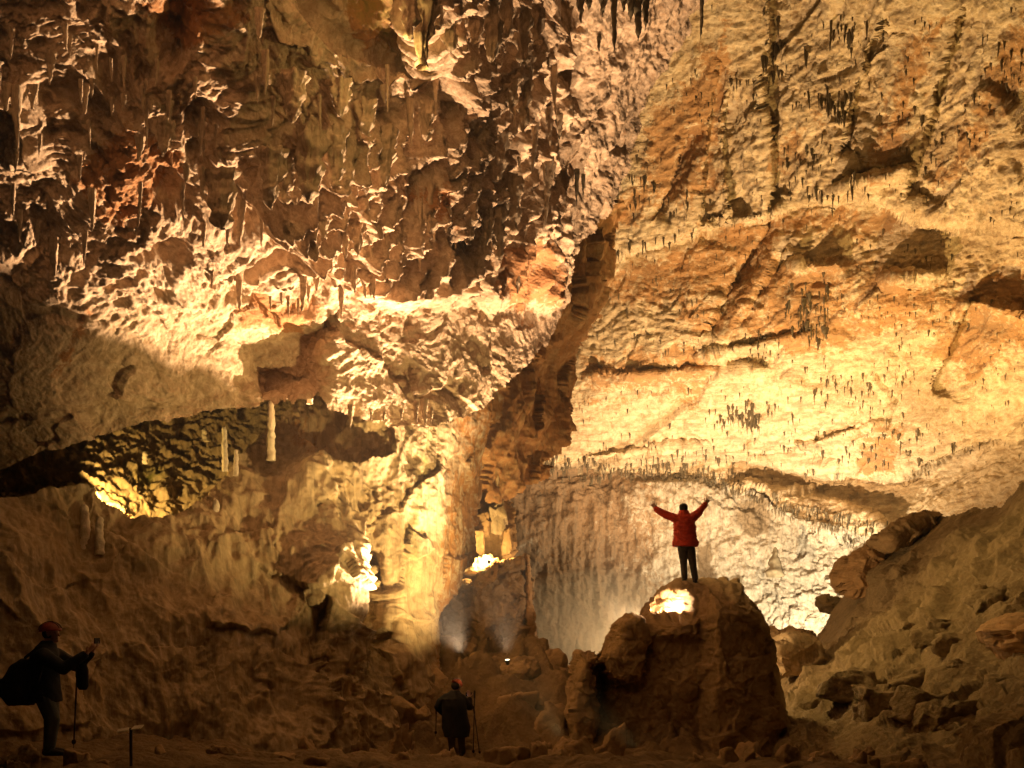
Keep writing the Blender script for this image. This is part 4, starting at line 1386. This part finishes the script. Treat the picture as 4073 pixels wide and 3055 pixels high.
def loft(bm, rings, seg=28):
    """rings: (centre, rx, ry[, rotation])"""
    prev = None
    for ring in rings:
        c, rx, ry = ring[:3]
        c = Vector(c)
        cur = [bm.verts.new(c + Vector((rx * math.cos(u), ry * math.sin(u), 0))) for u in [2 * math.pi * s / seg for s in range(seg)]]
        if prev:
            for s in range(seg):
                bm.faces.new((prev[s], prev[(s + 1) % seg], cur[(s + 1) % seg], cur[s]))
        else:
            bm.faces.new(list(reversed(cur)))
        prev = cur
    bm.faces.new(prev)


def weld(name, bm, mat, parent, voxel=0.012, smooth=4, wrinkle=None):
    me = bpy.data.meshes.new('raw')
    bm.to_mesh(me)
    bm.free()
    t = bpy.data.objects.new('raw', me)
    COL.objects.link(t)
    r = t.modifiers.new('r', 'REMESH')
    r.mode = 'VOXEL'
    r.voxel_size = voxel
    if smooth:
        s = t.modifiers.new('s', 'SMOOTH')
        s.factor = 0.5
        s.iterations = smooth
    dg = bpy.context.evaluated_depsgraph_get()
    out = bpy.data.meshes.new_from_object(t.evaluated_get(dg))
    bpy.data.objects.remove(t)
    bpy.data.meshes.remove(me)
    out.name = name
    n = len(out.vertices)
    if wrinkle:
        v = np.empty(n * 3, np.float32)
        nr = np.empty(n * 3, np.float32)
        out.vertices.foreach_get('co', v)
        out.vertices.foreach_get('normal', nr)
        v = v.reshape(-1, 3)
        v = v + nr.reshape(-1, 3) * wrinkle(v)[:, None]
        out.vertices.foreach_set('co', v.ravel())
    out.polygons.foreach_set('use_smooth', np.ones(len(out.polygons), bool))
    out.update()
    return obj(name, out, mat, parent)


def hand(bm, wrist, direction, side, spread=0.35, curl=0.15, s=1.0):
    """palm, four unequal fingers with a knuckle bend, and a thumb from the side of the palm"""
    w_ = Vector(wrist)
    d = Vector(direction).normalized()
    side = Vector(side).normalized()
    nrm = d.cross(side).normalized()
    palm = w_ + d * 0.085 * s
    for k in (-1.5, -0.5, 0.5, 1.5):
        capsule(bm, w_ + side * 0.010 * k * s, palm + side * 0.019 * k * s, 0.016 * s, 0.012 * s, 8)
    for k, L in ((-1.5, 0.070), (-0.5, 0.085), (0.5, 0.080), (1.5, 0.060)):
        b0 = palm + side * 0.021 * k * s
        d1 = (d + side * spread * k * 0.5).normalized()
        b1 = b0 + d1 * L * 0.5 * s
        d2 = (d1 + nrm * curl * 2).normalized()
        b2 = b1 + d2 * L * 0.55 * s
        capsule(bm, b0, b1, 0.0105 * s, 0.0095 * s, 8)
        capsule(bm, b1, b2, 0.0095 * s, 0.0075 * s, 8)
    t0 = w_ + d * 0.03 * s - side * 0.022 * s
    t1 = t0 + (d * 0.7 - side * 0.9).normalized() * 0.045 * s
    t2 = t1 + (d * 0.95 - side * 0.5 + nrm * 0.2).normalized() * 0.038 * s
    capsule(bm, t0, t1, 0.014 * s, 0.011 * s, 8)
    capsule(bm, t1, t2, 0.011 * s, 0.009 * s, 8)


def head(bm, c, fwd, up=(0, 0, 1)):
    """skull with jaw, nose, brows, lips and ears, looking along fwd"""
    c = Vector(c)
    f = Vector(fwd).normalized()
    u = Vector(up)
    u = (u - f * u.dot(f)).normalized()
    r = f.cross(u)
    def P(a, b, h):
        return c + f * a + r * b + u * h
    ball(bm, P(-0.012, 0, 0.025), 0.088)
    capsule(bm, P(0.012, 0, 0.03), P(0.035, 0, -0.075), 0.078, 0.045)
    capsule(bm, P(0.085, 0, 0.015), P(0.105, 0, -0.022), 0.010, 0.015, 10)      # nose
    for s in (-1, 1):
        capsule(bm, P(0.082, 0.014 * s, 0.028), P(0.072, 0.045 * s, 0.03), 0.010, 0.009, 8)   # brow
        ball(bm, P(0.074, 0.032 * s, 0.010), 0.0125)                                          # eye
        capsule(bm, P(-0.012, 0.082 * s, 0.02), P(-0.006, 0.080 * s, -0.025), 0.014, 0.010, 8)  # ear
    capsule(bm, P(0.084, -0.018, -0.050), P(0.084, 0.018, -0.050), 0.008, 0.008, 8)         # lips
    ball(bm, P(0.066, 0, -0.085), 0.024)                                                    # chin


def boot(bm, ankle, toe_dir, s=1.0):
    a = Vector(ankle)
    t = Vector(toe_dir).normalized()
    capsule(bm, a + Vector((0, 0, 0.07)), a + Vector((0, 0, 0.0)), 0.055 * s, 0.052 * s)
    capsule(bm, a - t * 0.05 + Vector((0, 0, -0.045)), a + t * 0.08 + Vector((0, 0, -0.045)), 0.046 * s, 0.046 * s)
    capsule(bm, a + t * 0.08 + Vector((0, 0, -0.045)), a + t * 0.18 + Vector((0, 0, -0.055)), 0.046 * s, 0.036 * s)


# ---- the climber on the boulder, seen from behind
cl = empty('person', at(684.5, 582, 19.75))
tag(cl, 'person in a red jacket standing on the big boulder with arms raised wide', 'person')
bm = bmesh.new()
head(bm, (-0.02, 0.03, 1.635), (0, 1, 0.1))
chain(bm, [((-0.01, 0.0, 1.40), 0.07), ((-0.015, 0.01, 1.56), 0.058)])
loft(bm, [((0, 0, 0.88), 0.14, 0.10), ((0, 0, 1.05), 0.14, 0.09), ((0, 0, 1.25), 0.17, 0.10), ((0, 0, 1.40), 0.17, 0.10), ((0, 0, 1.47), 0.08, 0.07)])
LA = [(-0.17, 0, 1.42), (-0.40, 0.03, 1.495), (-0.635, 0.05, 1.64)]
RA = [(0.15, 0, 1.42), (0.345, 0.03, 1.575), (0.475, 0.05, 1.74)]
for A in (LA, RA):
    chain(bm, [(A[0], 0.055), (A[1], 0.042), (A[2], 0.030)])
hand(bm, LA[2], (-0.50, 0.05, 0.75), (-0.8, 0, -0.5), 0.55, 0.08, 1.18)
hand(bm, RA[2], (0.50, 0.05, 0.75), (0.8, 0, -0.5), 0.55, 0.08, 1.18)
LL = [(-0.045, 0, 0.86), (-0.015, 0.02, 0.45), (0.0, 0.0, 0.10)]
RL = [(0.125, 0, 0.86), (0.185, 0.02, 0.45), (0.235, 0.0, 0.07)]
for A in (LL, RL):
    chain(bm, [(A[0], 0.075), (A[1], 0.052), (A[2], 0.040)])
body = weld('body', bm, M['skin'], cl, 0.006, 3)

bm = bmesh.new()
loft(bm, [((0.02, 0, 0.80), 0.275, 0.16), ((0.02, 0, 0.86), 0.285, 0.165), ((0.015, 0, 1.0), 0.25, 0.155), ((0.005, 0, 1.15), 0.235, 0.15), ((0, 0, 1.32), 0.235, 0.145), ((-0.005, 0, 1.42), 0.215, 0.13), ((-0.01, 0, 1.48), 0.15, 0.105), ((-0.015, 0.0, 1.545), 0.095, 0.085), ((-0.018, 0.0, 1.585), 0.092, 0.085)])
chain(bm, [((-0.14, 0, 1.38), 0.105), ((-0.27, 0.02, 1.44), 0.085), (LA[1], 0.073), ((-0.55, 0.045, 1.58), 0.060), ((-0.625, 0.05, 1.63), 0.050)])
chain(bm, [((0.13, 0, 1.39), 0.105), ((0.24, 0.02, 1.48), 0.085), (RA[1], 0.073), ((0.42, 0.045, 1.67), 0.060), ((0.465, 0.05, 1.725), 0.050)])
weld('jacket', bm, M['red'], cl, 0.010, 4,
     lambda v: 0.024 * ridged(np.stack([v[:, 0] * 0.7 + v[:, 2] * 0.3, v[:, 1], v[:, 2] * 1.6 - v[:, 0] * 0.35 * np.sign(v[:, 0])], -1), 0.22, 3, off=2.0) + 0.005 * fbm(v, 0.05, 2))
bm = bmesh.new()
loft(bm, [((0.035, 0, 0.70), 0.13, 0.11), ((0.035, 0, 0.84), 0.185, 0.125), ((0.035, 0, 0.92), 0.175, 0.12)])
chain(bm, [((-0.05, 0, 0.80), 0.105), ((-0.03, 0.01, 0.62), 0.098), ((-0.015, 0.02, 0.44), 0.078), ((-0.005, 0.0, 0.22), 0.068), ((0.0, 0, 0.10), 0.066)])
chain(bm, [((0.125, 0, 0.80), 0.105), ((0.155, 0.01, 0.62), 0.098), ((0.185, 0.02, 0.44), 0.078), ((0.215, 0.0, 0.22), 0.068), ((0.235, 0, 0.08), 0.066)])
weld('trousers', bm, M['trouser'], cl, 0.010, 3, lambda v: 0.007 * ridged(v, 0.14, 3, off=5.0))
bm = bmesh.new()
ball(bm, (-0.02, 0.015, 1.672), (0.098, 0.108, 0.085))
ball(bm, (-0.02, -0.012, 1.625), (0.092, 0.085, 0.065))
weld('hair', bm, M['hair'], cl, 0.008, 2, lambda v: 0.006 * fbm(v, 0.03, 3))
for a, t in (((0.0, 0.0, 0.085), (0.35, 0.8, 0)), ((0.235, 0.0, 0.055), (0.35, 0.9, 0))):
    bm = bmesh.new()
    boot(bm, a, t)
    weld('boot', bm, M['shoe'], cl, 0.008, 2)


# ---- helmet builder
def helmet(parent, c, fwd, up, r=0.118):
    c = Vector(c)
    f = Vector(fwd).normalized()
    u = Vector(up)
    u = (u - f * u.dot(f)).normalized()
    rr = f.cross(u)
    bm = bmesh.new()
    bmesh.ops.create_uvsphere(bm, u_segments=28, v_segments=18, radius=1.0)
    geom = [v for v in bm.verts if v.co.z < -0.12]
    bmesh.ops.delete(bm, geom=geom, context='VERTS')
    R = Matrix((rr, f, u)).transposed()
    for v in bm.verts:
        q = v.co.copy()
        q.x *= r * 0.92
        q.y *= r * 1.14
        q.z *= r * 1.0
        if v.co.z < 0.0 and v.co.y > 0.5:
            q.y += 0.03
        v.co = c + R @ q
    bmesh.ops.solidify(bm, geom=bm.faces[:], thickness=0.008)
    me = bpy.data.meshes.new('helmet')
    bm.to_mesh(me)
    bm.free()
    me.polygons.foreach_set('use_smooth', np.ones(len(me.polygons), bool))
    h = obj('helmet', me, M['helmet'], parent)
    # dark band and ridge vents
    for off, wv in ((0.30, 0.05), (-0.25, 0.04), (0.0, 0.03)):
        bm = bmesh.new()
        n = 18
        prev = None
        for k in range(n + 1):
            a = math.pi * (0.08 + 0.84 * k / n)
            base = Vector((off * r * 0.9, math.cos(a) * r * 1.14 * math.sqrt(1 - off * off) * 1.02, math.sin(a) * r * math.sqrt(1 - off * off) * 1.03))
            cur = [bm.verts.new(c + R @ (base + Vector((dx, 0, 0)) + base * dz)) for dx, dz in ((-wv * r, 0), (wv * r, 0), (wv * r, 0.05), (-wv * r, 0.05))]
            if prev:
                for s in range(4):
                    bm.faces.new((prev[s], prev[(s + 1) % 4], cur[(s + 1) % 4], cur[s]))
            prev = cur
        me = bpy.data.meshes.new('stripe')
        bm.to_mesh(me)
        bm.free()
        obj('stripe', me, M['hstripe'], h)
    return h


def pole(a, b, label, group='trekking poles', strap=True):
    a, b = Vector(a), Vector(b)
    e = empty('trekking_pole', b)
    d = (a - b)
    L = d.length
    u = d.normalized()
    def seg(nm, p0, p1, r0, r1, mt):
        bm = bmesh.new()
        capsule(bm, u * p0, u * p1, r0, r1, 10)
        me = bpy.data.meshes.new(nm)
        bm.to_mesh(me)
        bm.free()
        obj(nm, me, M[mt], e)
    seg('shaft', 0.05, L - 0.12, 0.010, 0.011, 'metal')
    seg('grip', L - 0.13, L, 0.018, 0.020, 'black')
    seg('tip', 0.0, 0.06, 0.004, 0.008, 'metal')
    bm = bmesh.new()
    capsule(bm, u * 0.075, u * 0.085, 0.028, 0.028, 12)
    me = bpy.data.meshes.new('basket')
    bm.to_mesh(me)
    bm.free()
    obj('basket', me, M['black'], e)
    tag(e, label, 'trekking pole', group)
    return e


# ---- bent photographer in front of the mound
PY_ = 18.0
base = at(454.3, 757, 19.0) * 1.0
ph = empty('person', at(454.3, 757, 18.2))
tag(ph, 'person in dark clothes and red helmet bent over a camera with lit screen', 'person')
bm = bmesh.new()
head(bm, (0.05, 0.06, 1.44), (0.45, 0.8, -0.55), (0, 0, 1))
chain(bm, [((0.0, 0.0, 1.22), 0.07), ((0.035, 0.03, 1.37), 0.058)])
loft(bm, [((0.0, 0, 0.80), 0.15, 0.11), ((0, 0, 1.0), 0.15, 0.10), ((0, 0, 1.2), 0.17, 0.10), ((0, 0, 1.28), 0.09, 0.08)])
PL = [(-0.19, 0, 1.22), (-0.34, 0.02, 1.02), (-0.22, 0.14, 0.86)]
PR = [(0.16, 0.02, 1.20), (0.31, 0.10, 1.02), (0.30, 0.16, 1.20)]
for A in (PL, PR):
    chain(bm, [(A[0], 0.055), (A[1], 0.042), (A[2], 0.032)])
hand(bm, PL[2], (0.3, 0.4, -0.7), (0.5, -0.6, 0), 0.1, 0.35)
hand(bm, PR[2], (-0.1, 0.15, 0.9), (-0.8, 0.3, 0), 0.1, 0.45)
for A in ([(-0.09, 0, 0.82), (-0.06, 0.05, 0.44), (-0.04, 0, 0.08)], [(0.10, 0, 0.82), (0.14, 0.05, 0.44), (0.16, 0, 0.08)]):
    chain(bm, [(A[0], 0.075), (A[1], 0.052), (A[2], 0.040)])
weld('body', bm, M['skin'], ph, 0.007, 3)
bm = bmesh.new()
loft(bm, [((0.05, 0, 0.42), 0.25, 0.19), ((0.04, 0, 0.60), 0.29, 0.21), ((0.01, -0.02, 0.85), 0.26, 0.20), ((0.0, -0.03, 1.05), 0.25, 0.20), ((-0.01, -0.02, 1.2), 0.235, 0.17), ((-0.005, 0.01, 1.30), 0.15, 0.12), ((0.01, 0.02, 1.36), 0.085, 0.08)])
chain(bm, [((-0.16, 0, 1.21), 0.095), ((-0.29, 0.01, 1.12), 0.08), (PL[1], 0.070), ((-0.235, 0.13, 0.88), 0.052)])
chain(bm, [((0.14, 0, 1.20), 0.095), (PR[1], 0.072), ((0.303, 0.155, 1.17), 0.052)])
weld('jacket', bm, M['black'], ph, 0.012, 3, lambda v: 0.010 * ridged(v, 0.16, 3, off=1.0))
bm = bmesh.new()
chain(bm, [((-0.09, 0, 0.70), 0.12), ((-0.06, 0.04, 0.44), 0.085), ((-0.04, 0, 0.10), 0.068)])
chain(bm, [((0.10, 0, 0.70), 0.12), ((0.14, 0.04, 0.44), 0.085), ((0.16, 0, 0.10), 0.068)])
weld('trousers', bm, M['trouser'], ph, 0.012, 3)
for a, t in (((-0.04, 0, 0.085), (0.1, 1, 0)), ((0.16, 0, 0.085), (0.3, 1, 0))):
    bm = bmesh.new()
    boot(bm, a, t)
    weld('boot', bm, M['shoe'], ph, 0.010, 2)
bm = bmesh.new()
ball(bm, (0.02, 0.015, 1.46), (0.09, 0.09, 0.085))
weld('hair', bm, M['hair'], ph, 0.010, 2)
helmet(ph, (0.045, 0.045, 1.495), (0.62, 0.62, -0.50), (0.15, 0.1, 1))
P0 = ph.location.copy()
cam_e = empty('camera', P0 + Vector((0.285, 0.235, 1.27)))
for nm, c, s_, mt in (('housing', (0, 0, 0), (0.13, 0.06, 0.085), 'black'), ('screen', (-0.005, -0.032, 0.0), (0.05, 0.004, 0.03), 'screen'), ('viewfinder', (0, 0.0, 0.055), (0.05, 0.05, 0.03), 'black')):
    bm = bmesh.new()
    bmesh.ops.create_cube(bm, size=1.0, matrix=Matrix.Translation(c) @ Matrix.Diagonal((*s_, 1)))
    bmesh.ops.bevel(bm, geom=bm.edges[:], offset=0.006 if nm != 'screen' else 0.001, segments=2, affect='EDGES')
    me = bpy.data.meshes.new(nm)
    bm.to_mesh(me)
    bm.free()
    obj(nm, me, M[mt], cam_e)
bm = bmesh.new()
capsule(bm, (0, 0.03, -0.005), (0, 0.12, -0.005), 0.034, 0.032, 16)
me = bpy.data.meshes.new('lens')
bm.to_mesh(me)
bm.free()
obj('lens', me, M['metal'], cam_e)
tag(cam_e, 'black camera with a tiny lit screen in the hands of the bent photographer', 'camera')
pole(P0 + Vector((-0.37, 0.02, 1.02)), P0 + Vector((-0.385, 0.05, 0.42)), 'trekking pole dangling from the left elbow of the bent photographer')
pole(P0 + Vector((0.41, 0.16, 1.34)), P0 + Vector((0.385, 0.12, 0.02)), 'upright trekking pole held beside the bent photographer')
pole(P0 + Vector((0.39, 0.10, 1.02)), P0 + Vector((0.52, 0.14, 0.0)), 'slanting trekking pole crossing the upright one by the bent photographer')

# ---- standing hiker at the left, in profile
HYD = 11.7
hk = empty('person', at(44, 754.5, HYD))
tag(hk, 'person in red helmet with a bulky backpack, holding up a phone in the dark', 'person')
bm = bmesh.new()
head(bm, (0.10, 0, 1.585), (1, 0, 0.06))
chain(bm, [((0.02, 0, 1.38), 0.072), ((0.075, 0, 1.52), 0.060)])
loft(bm, [((0.02, 0, 0.86), 0.11, 0.15), ((0.0, 0, 1.05), 0.11, 0.15), ((0.01, 0, 1.25), 0.12, 0.18), ((0.02, 0, 1.38), 0.10, 0.17), ((0.03, 0, 1.45), 0.07, 0.08)])
HN = [(0.08, -0.17, 1.30), (0.34, -0.17, 1.14), (0.60, -0.08, 1.34)]
HF = [(0.08, 0.17, 1.30), (0.36, 0.17, 1.16), (0.61, 0.06, 1.36)]
for A in (HN, HF):
    chain(bm, [(A[0], 0.055), (A[1], 0.043), (A[2], 0.032)])
hand(bm, HN[2], (0.55, 0.1, 0.6), (0.2, 0.8, -0.2), 0.05, 0.35)
hand(bm, HF[2], (0.55, -0.1, 0.6), (0.2, -0.8, -0.2), 0.05, -0.35)
for A in ([(0.04, -0.09, 0.86), (0.17, -0.10, 0.48), (0.13, -0.10, 0.08)], [(0.02, 0.09, 0.86), (0.05, 0.10, 0.48), (0.02, 0.10, 0.08)]):
    chain(bm, [(A[0], 0.08), (A[1], 0.056), (A[2], 0.042)])
weld('body', bm, M['skin'], hk, 0.007, 3)
bm = bmesh.new()
loft(bm, [((0.03, 0, 0.70), 0.185, 0.22), ((0.01, 0, 0.95), 0.17, 0.21), ((0.0, 0, 1.15), 0.165, 0.21), ((0.02, 0, 1.32), 0.155, 0.22), ((0.03, 0, 1.42), 0.11, 0.16), ((0.055, 0, 1.50), 0.085, 0.085)])
for A in (HN, HF):
    chain(bm, [(A[0], 0.10), (A[1], 0.078), ((A[2][0] - 0.03, A[2][1], A[2][2] - 0.03), 0.055)])
weld('jacket', bm, M['black'], hk, 0.012, 3, lambda v: 0.010 * ridged(v, 0.16, 3, off=1.0))
bm = bmesh.new()
chain(bm, [((0.04, -0.09, 0.80), 0.12), ((0.16, -0.10, 0.48), 0.092), ((0.12, -0.10, 0.10), 0.07)])
chain(bm, [((0.02, 0.09, 0.80), 0.12), ((0.05, 0.10, 0.48), 0.092), ((0.02, 0.10, 0.10), 0.07)])
weld('trousers', bm, M['jean'], hk, 0.012, 3, lambda v: 0.006 * ridged(v, 0.14, 3, off=5.0))
for a, t in (((0.12, -0.10, 0.085), (1, -0.1, 0)), ((0.02, 0.10, 0.085), (1, 0.1, 0))):
    bm = bmesh.new()
    boot(bm, a, t)
    weld('boot', bm, M['shoe'], hk, 0.010, 2)
bm = bmesh.new()
ball(bm, (0.075, 0, 1.60), (0.095, 0.088, 0.09))
weld('hair', bm, M['hair'], hk, 0.010, 2)
helmet(hk, (0.085, 0, 1.625), (1, 0, 0.08), (0, 0, 1), 0.125)
H0 = hk.location.copy()
bp = empty('backpack', H0 + Vector((-0.30, 0, 0.66)))
bm = bmesh.new()
loft(bm, [((0, 0, 0.0), 0.16, 0.15), ((-0.02, 0, 0.10), 0.22, 0.18), ((-0.02, 0, 0.32), 0.22, 0.18), ((0.05, 0, 0.52), 0.16, 0.16), ((0.10, 0, 0.60), 0.08, 0.12)])
weld('pack_body', bm, M['black'], bp, 0.014, 4, lambda v: 0.012 * ridged(v, 0.2, 2, off=3.0))
for s in (-1, 1):
    bm = bmesh.new()
    chain(bm, [((0.14, 0.14 * s, 0.12), 0.018), ((0.34, 0.23 * s, 0.30), 0.02), ((0.40, 0.20 * s, 0.58), 0.022), ((0.30, 0.15 * s, 0.75), 0.022), ((0.12, 0.12 * s, 0.62), 0.02)])
    weld('strap', bm, M['black'], bp, 0.010, 1)
bm = bmesh.new()
loft(bm, [((-0.20, 0, 0.10), 0.05, 0.12), ((-0.24, 0, 0.2), 0.05, 0.13), ((-0.21, 0, 0.34), 0.04, 0.10)])
weld('pocket', bm, M['black'], bp, 0.012, 2)
tag(bp, 'bulky black backpack on the back of the standing hiker', 'backpack')
phn = empty('phone', H0 + Vector((0.70, 0.0, 1.50)))
for nm, c, s_, mt in (('case', (0, 0, 0), (0.012, 0.15, 0.075), 'black'), ('camera_bump', (0.008, 0.05, 0.02), (0.006, 0.022, 0.022), 'metal')):
    bm = bmesh.new()
    bmesh.ops.create_cube(bm, size=1.0, matrix=Matrix.Translation(c) @ Matrix.Diagonal((*s_, 1)))
    bmesh.ops.bevel(bm, geom=bm.edges[:], offset=0.003, segments=2, affect='EDGES')
    me = bpy.data.meshes.new(nm)
    bm.to_mesh(me)
    bm.free()
    obj(nm, me, M[mt], phn)
tag(phn, 'small dark phone held up in the hands of the standing hiker', 'phone')
bag = empty('pouch', H0 + Vector((0.56, -0.10, 0.86)))
bm = bmesh.new()
loft(bm, [((0, 0, 0), 0.05, 0.04), ((0, 0, 0.05), 0.075, 0.05), ((0.01, 0, 0.26), 0.065, 0.045), ((0.02, 0, 0.34), 0.03, 0.02)])
weld('pouch_body', bm, M['black'], bag, 0.010, 2)
bm = bmesh.new()
chain(bm, [((0.02, 0, 0.33), 0.008), ((0.04, 0.02, 0.46), 0.008)])
weld('cord', bm, M['black'], bag, 0.005, 0)
tag(bag, 'dark pouch dangling from the wrist of the standing hiker', 'pouch')
pole(H0 + Vector((0.50, -0.12, 1.16)), H0 + Vector((0.44, -0.10, 0.10)), 'trekking pole hanging from the wrist of the standing hiker')

# ---- small signpost
sg = empty('signpost', Vector((at(131, 760, 10.6).x, 10.6, floor_z(at(131, 760, 10.6).x, 10.6))))
hz = (CZ + (HY - 728) / F * 10.6) - sg.location.z
def box(nm, c, s_, mt, parent, rot=None, bev=0.004):
    bm = bmesh.new()
    bmesh.ops.create_cube(bm, size=1.0, matrix=Matrix.Diagonal((*s_, 1)))
    bmesh.ops.bevel(bm, geom=bm.edges[:], offset=bev, segments=2, affect='EDGES')
    me = bpy.data.meshes.new(nm)
    bm.to_mesh(me)
    bm.free()
    o = obj(nm, me, M[mt], parent, c)
    if rot:
        o.rotation_euler = rot
    return o
box('post', (0, 0, hz / 2), (0.03, 0.03, hz), 'post', sg)
box('board', (-0.085, -0.022, hz - 0.02), (0.13, 0.012, 0.075), 'panel', sg, (math.radians(-66), math.radians(-8), math.radians(10)))
box('board', (0.085, -0.022, hz + 0.01), (0.13, 0.012, 0.095), 'panel', sg, (math.radians(-66), math.radians(-6), math.radians(-10)))
tag(sg, 'low signpost with two small pale boards near the standing hiker', 'signpost')

# ---- housings of the floodlights and of the labelled fill light
for i, (p, t, watts, c, cone, blend, rad, label) in enumerate(LAMPS):
    if not label:
        continue
    d = ((t - p).normalized() if t is not None else Vector((0, 0, 1)))
    e = empty('floodlight', p - d * 0.16)
    q = d.to_track_quat('Z', 'Y')
    bm = bmesh.new()
    loft(bm, [((0, 0, -0.06), 0.03, 0.03), ((0, 0, 0.0), 0.05, 0.05), ((0, 0, 0.05), 0.06, 0.06)], 20)
    me = bpy.data.meshes.new('housing')
    bm.to_mesh(me)
    bm.free()
    h = obj('housing', me, M['metal'], e)
    bm = bmesh.new()
    loft(bm, [((0, 0, 0.052), 0.05, 0.05), ((0, 0, 0.056), 0.045, 0.045)], 20)
    me = bpy.data.meshes.new('lamp_glass')
    bm.to_mesh(me)
    bm.free()
    g = obj('lamp_glass', me, M['lens'], e)
    for o in (h, g):
        o.rotation_mode = 'QUATERNION'
        o.rotation_quaternion = q
    tag(e, label, 'floodlight')


# ------------------------------------------------------------------ mist in the cave air
hm, hnt, hb = nodes_of('haze')
hnt.nodes.remove(hb)
pv = hnt.nodes.new('ShaderNodeVolumePrincipled')
pv.inputs['Color'].default_value = (0.9, 0.88, 0.84, 1)
pv.inputs['Density'].default_value = 0.0010
pv.inputs['Anisotropy'].default_value = 0.2
hnt.links.new(pv.outputs[0], hnt.nodes['Material Output'].inputs['Volume'])
bm = bmesh.new()
bmesh.ops.create_cube(bm, size=1.0, matrix=Matrix.Translation((8, 28, 16)) @ Matrix.Diagonal((90, 70, 48, 1)))
me = bpy.data.meshes.new('haze')
bm.to_mesh(me)
bm.free()
hz_o = obj('haze', me, hm)
tag(hz_o, 'thin warm mist filling the cave air', 'haze', kind='stuff')

bm = bmesh.new()
bmesh.ops.create_uvsphere(bm, u_segments=40, v_segments=24, radius=1.0, matrix=Matrix.Translation((3.2, 33.5, 0.9)) @ Matrix.Diagonal((4.6, 9.5, 3.4, 1)))
me = bpy.data.meshes.new('mist')
bm.to_mesh(me)
bm.free()
mm = hm.copy()
mm.name = 'mist'
for nd in mm.node_tree.nodes:
    if nd.bl_idname == 'ShaderNodeVolumePrincipled':
        nd.inputs['Density'].default_value = 0.026
mist_o = obj('mist', me, mm)
tag(mist_o, 'pale bank of mist hanging in the pit behind the big boulder', 'mist', kind='stuff')
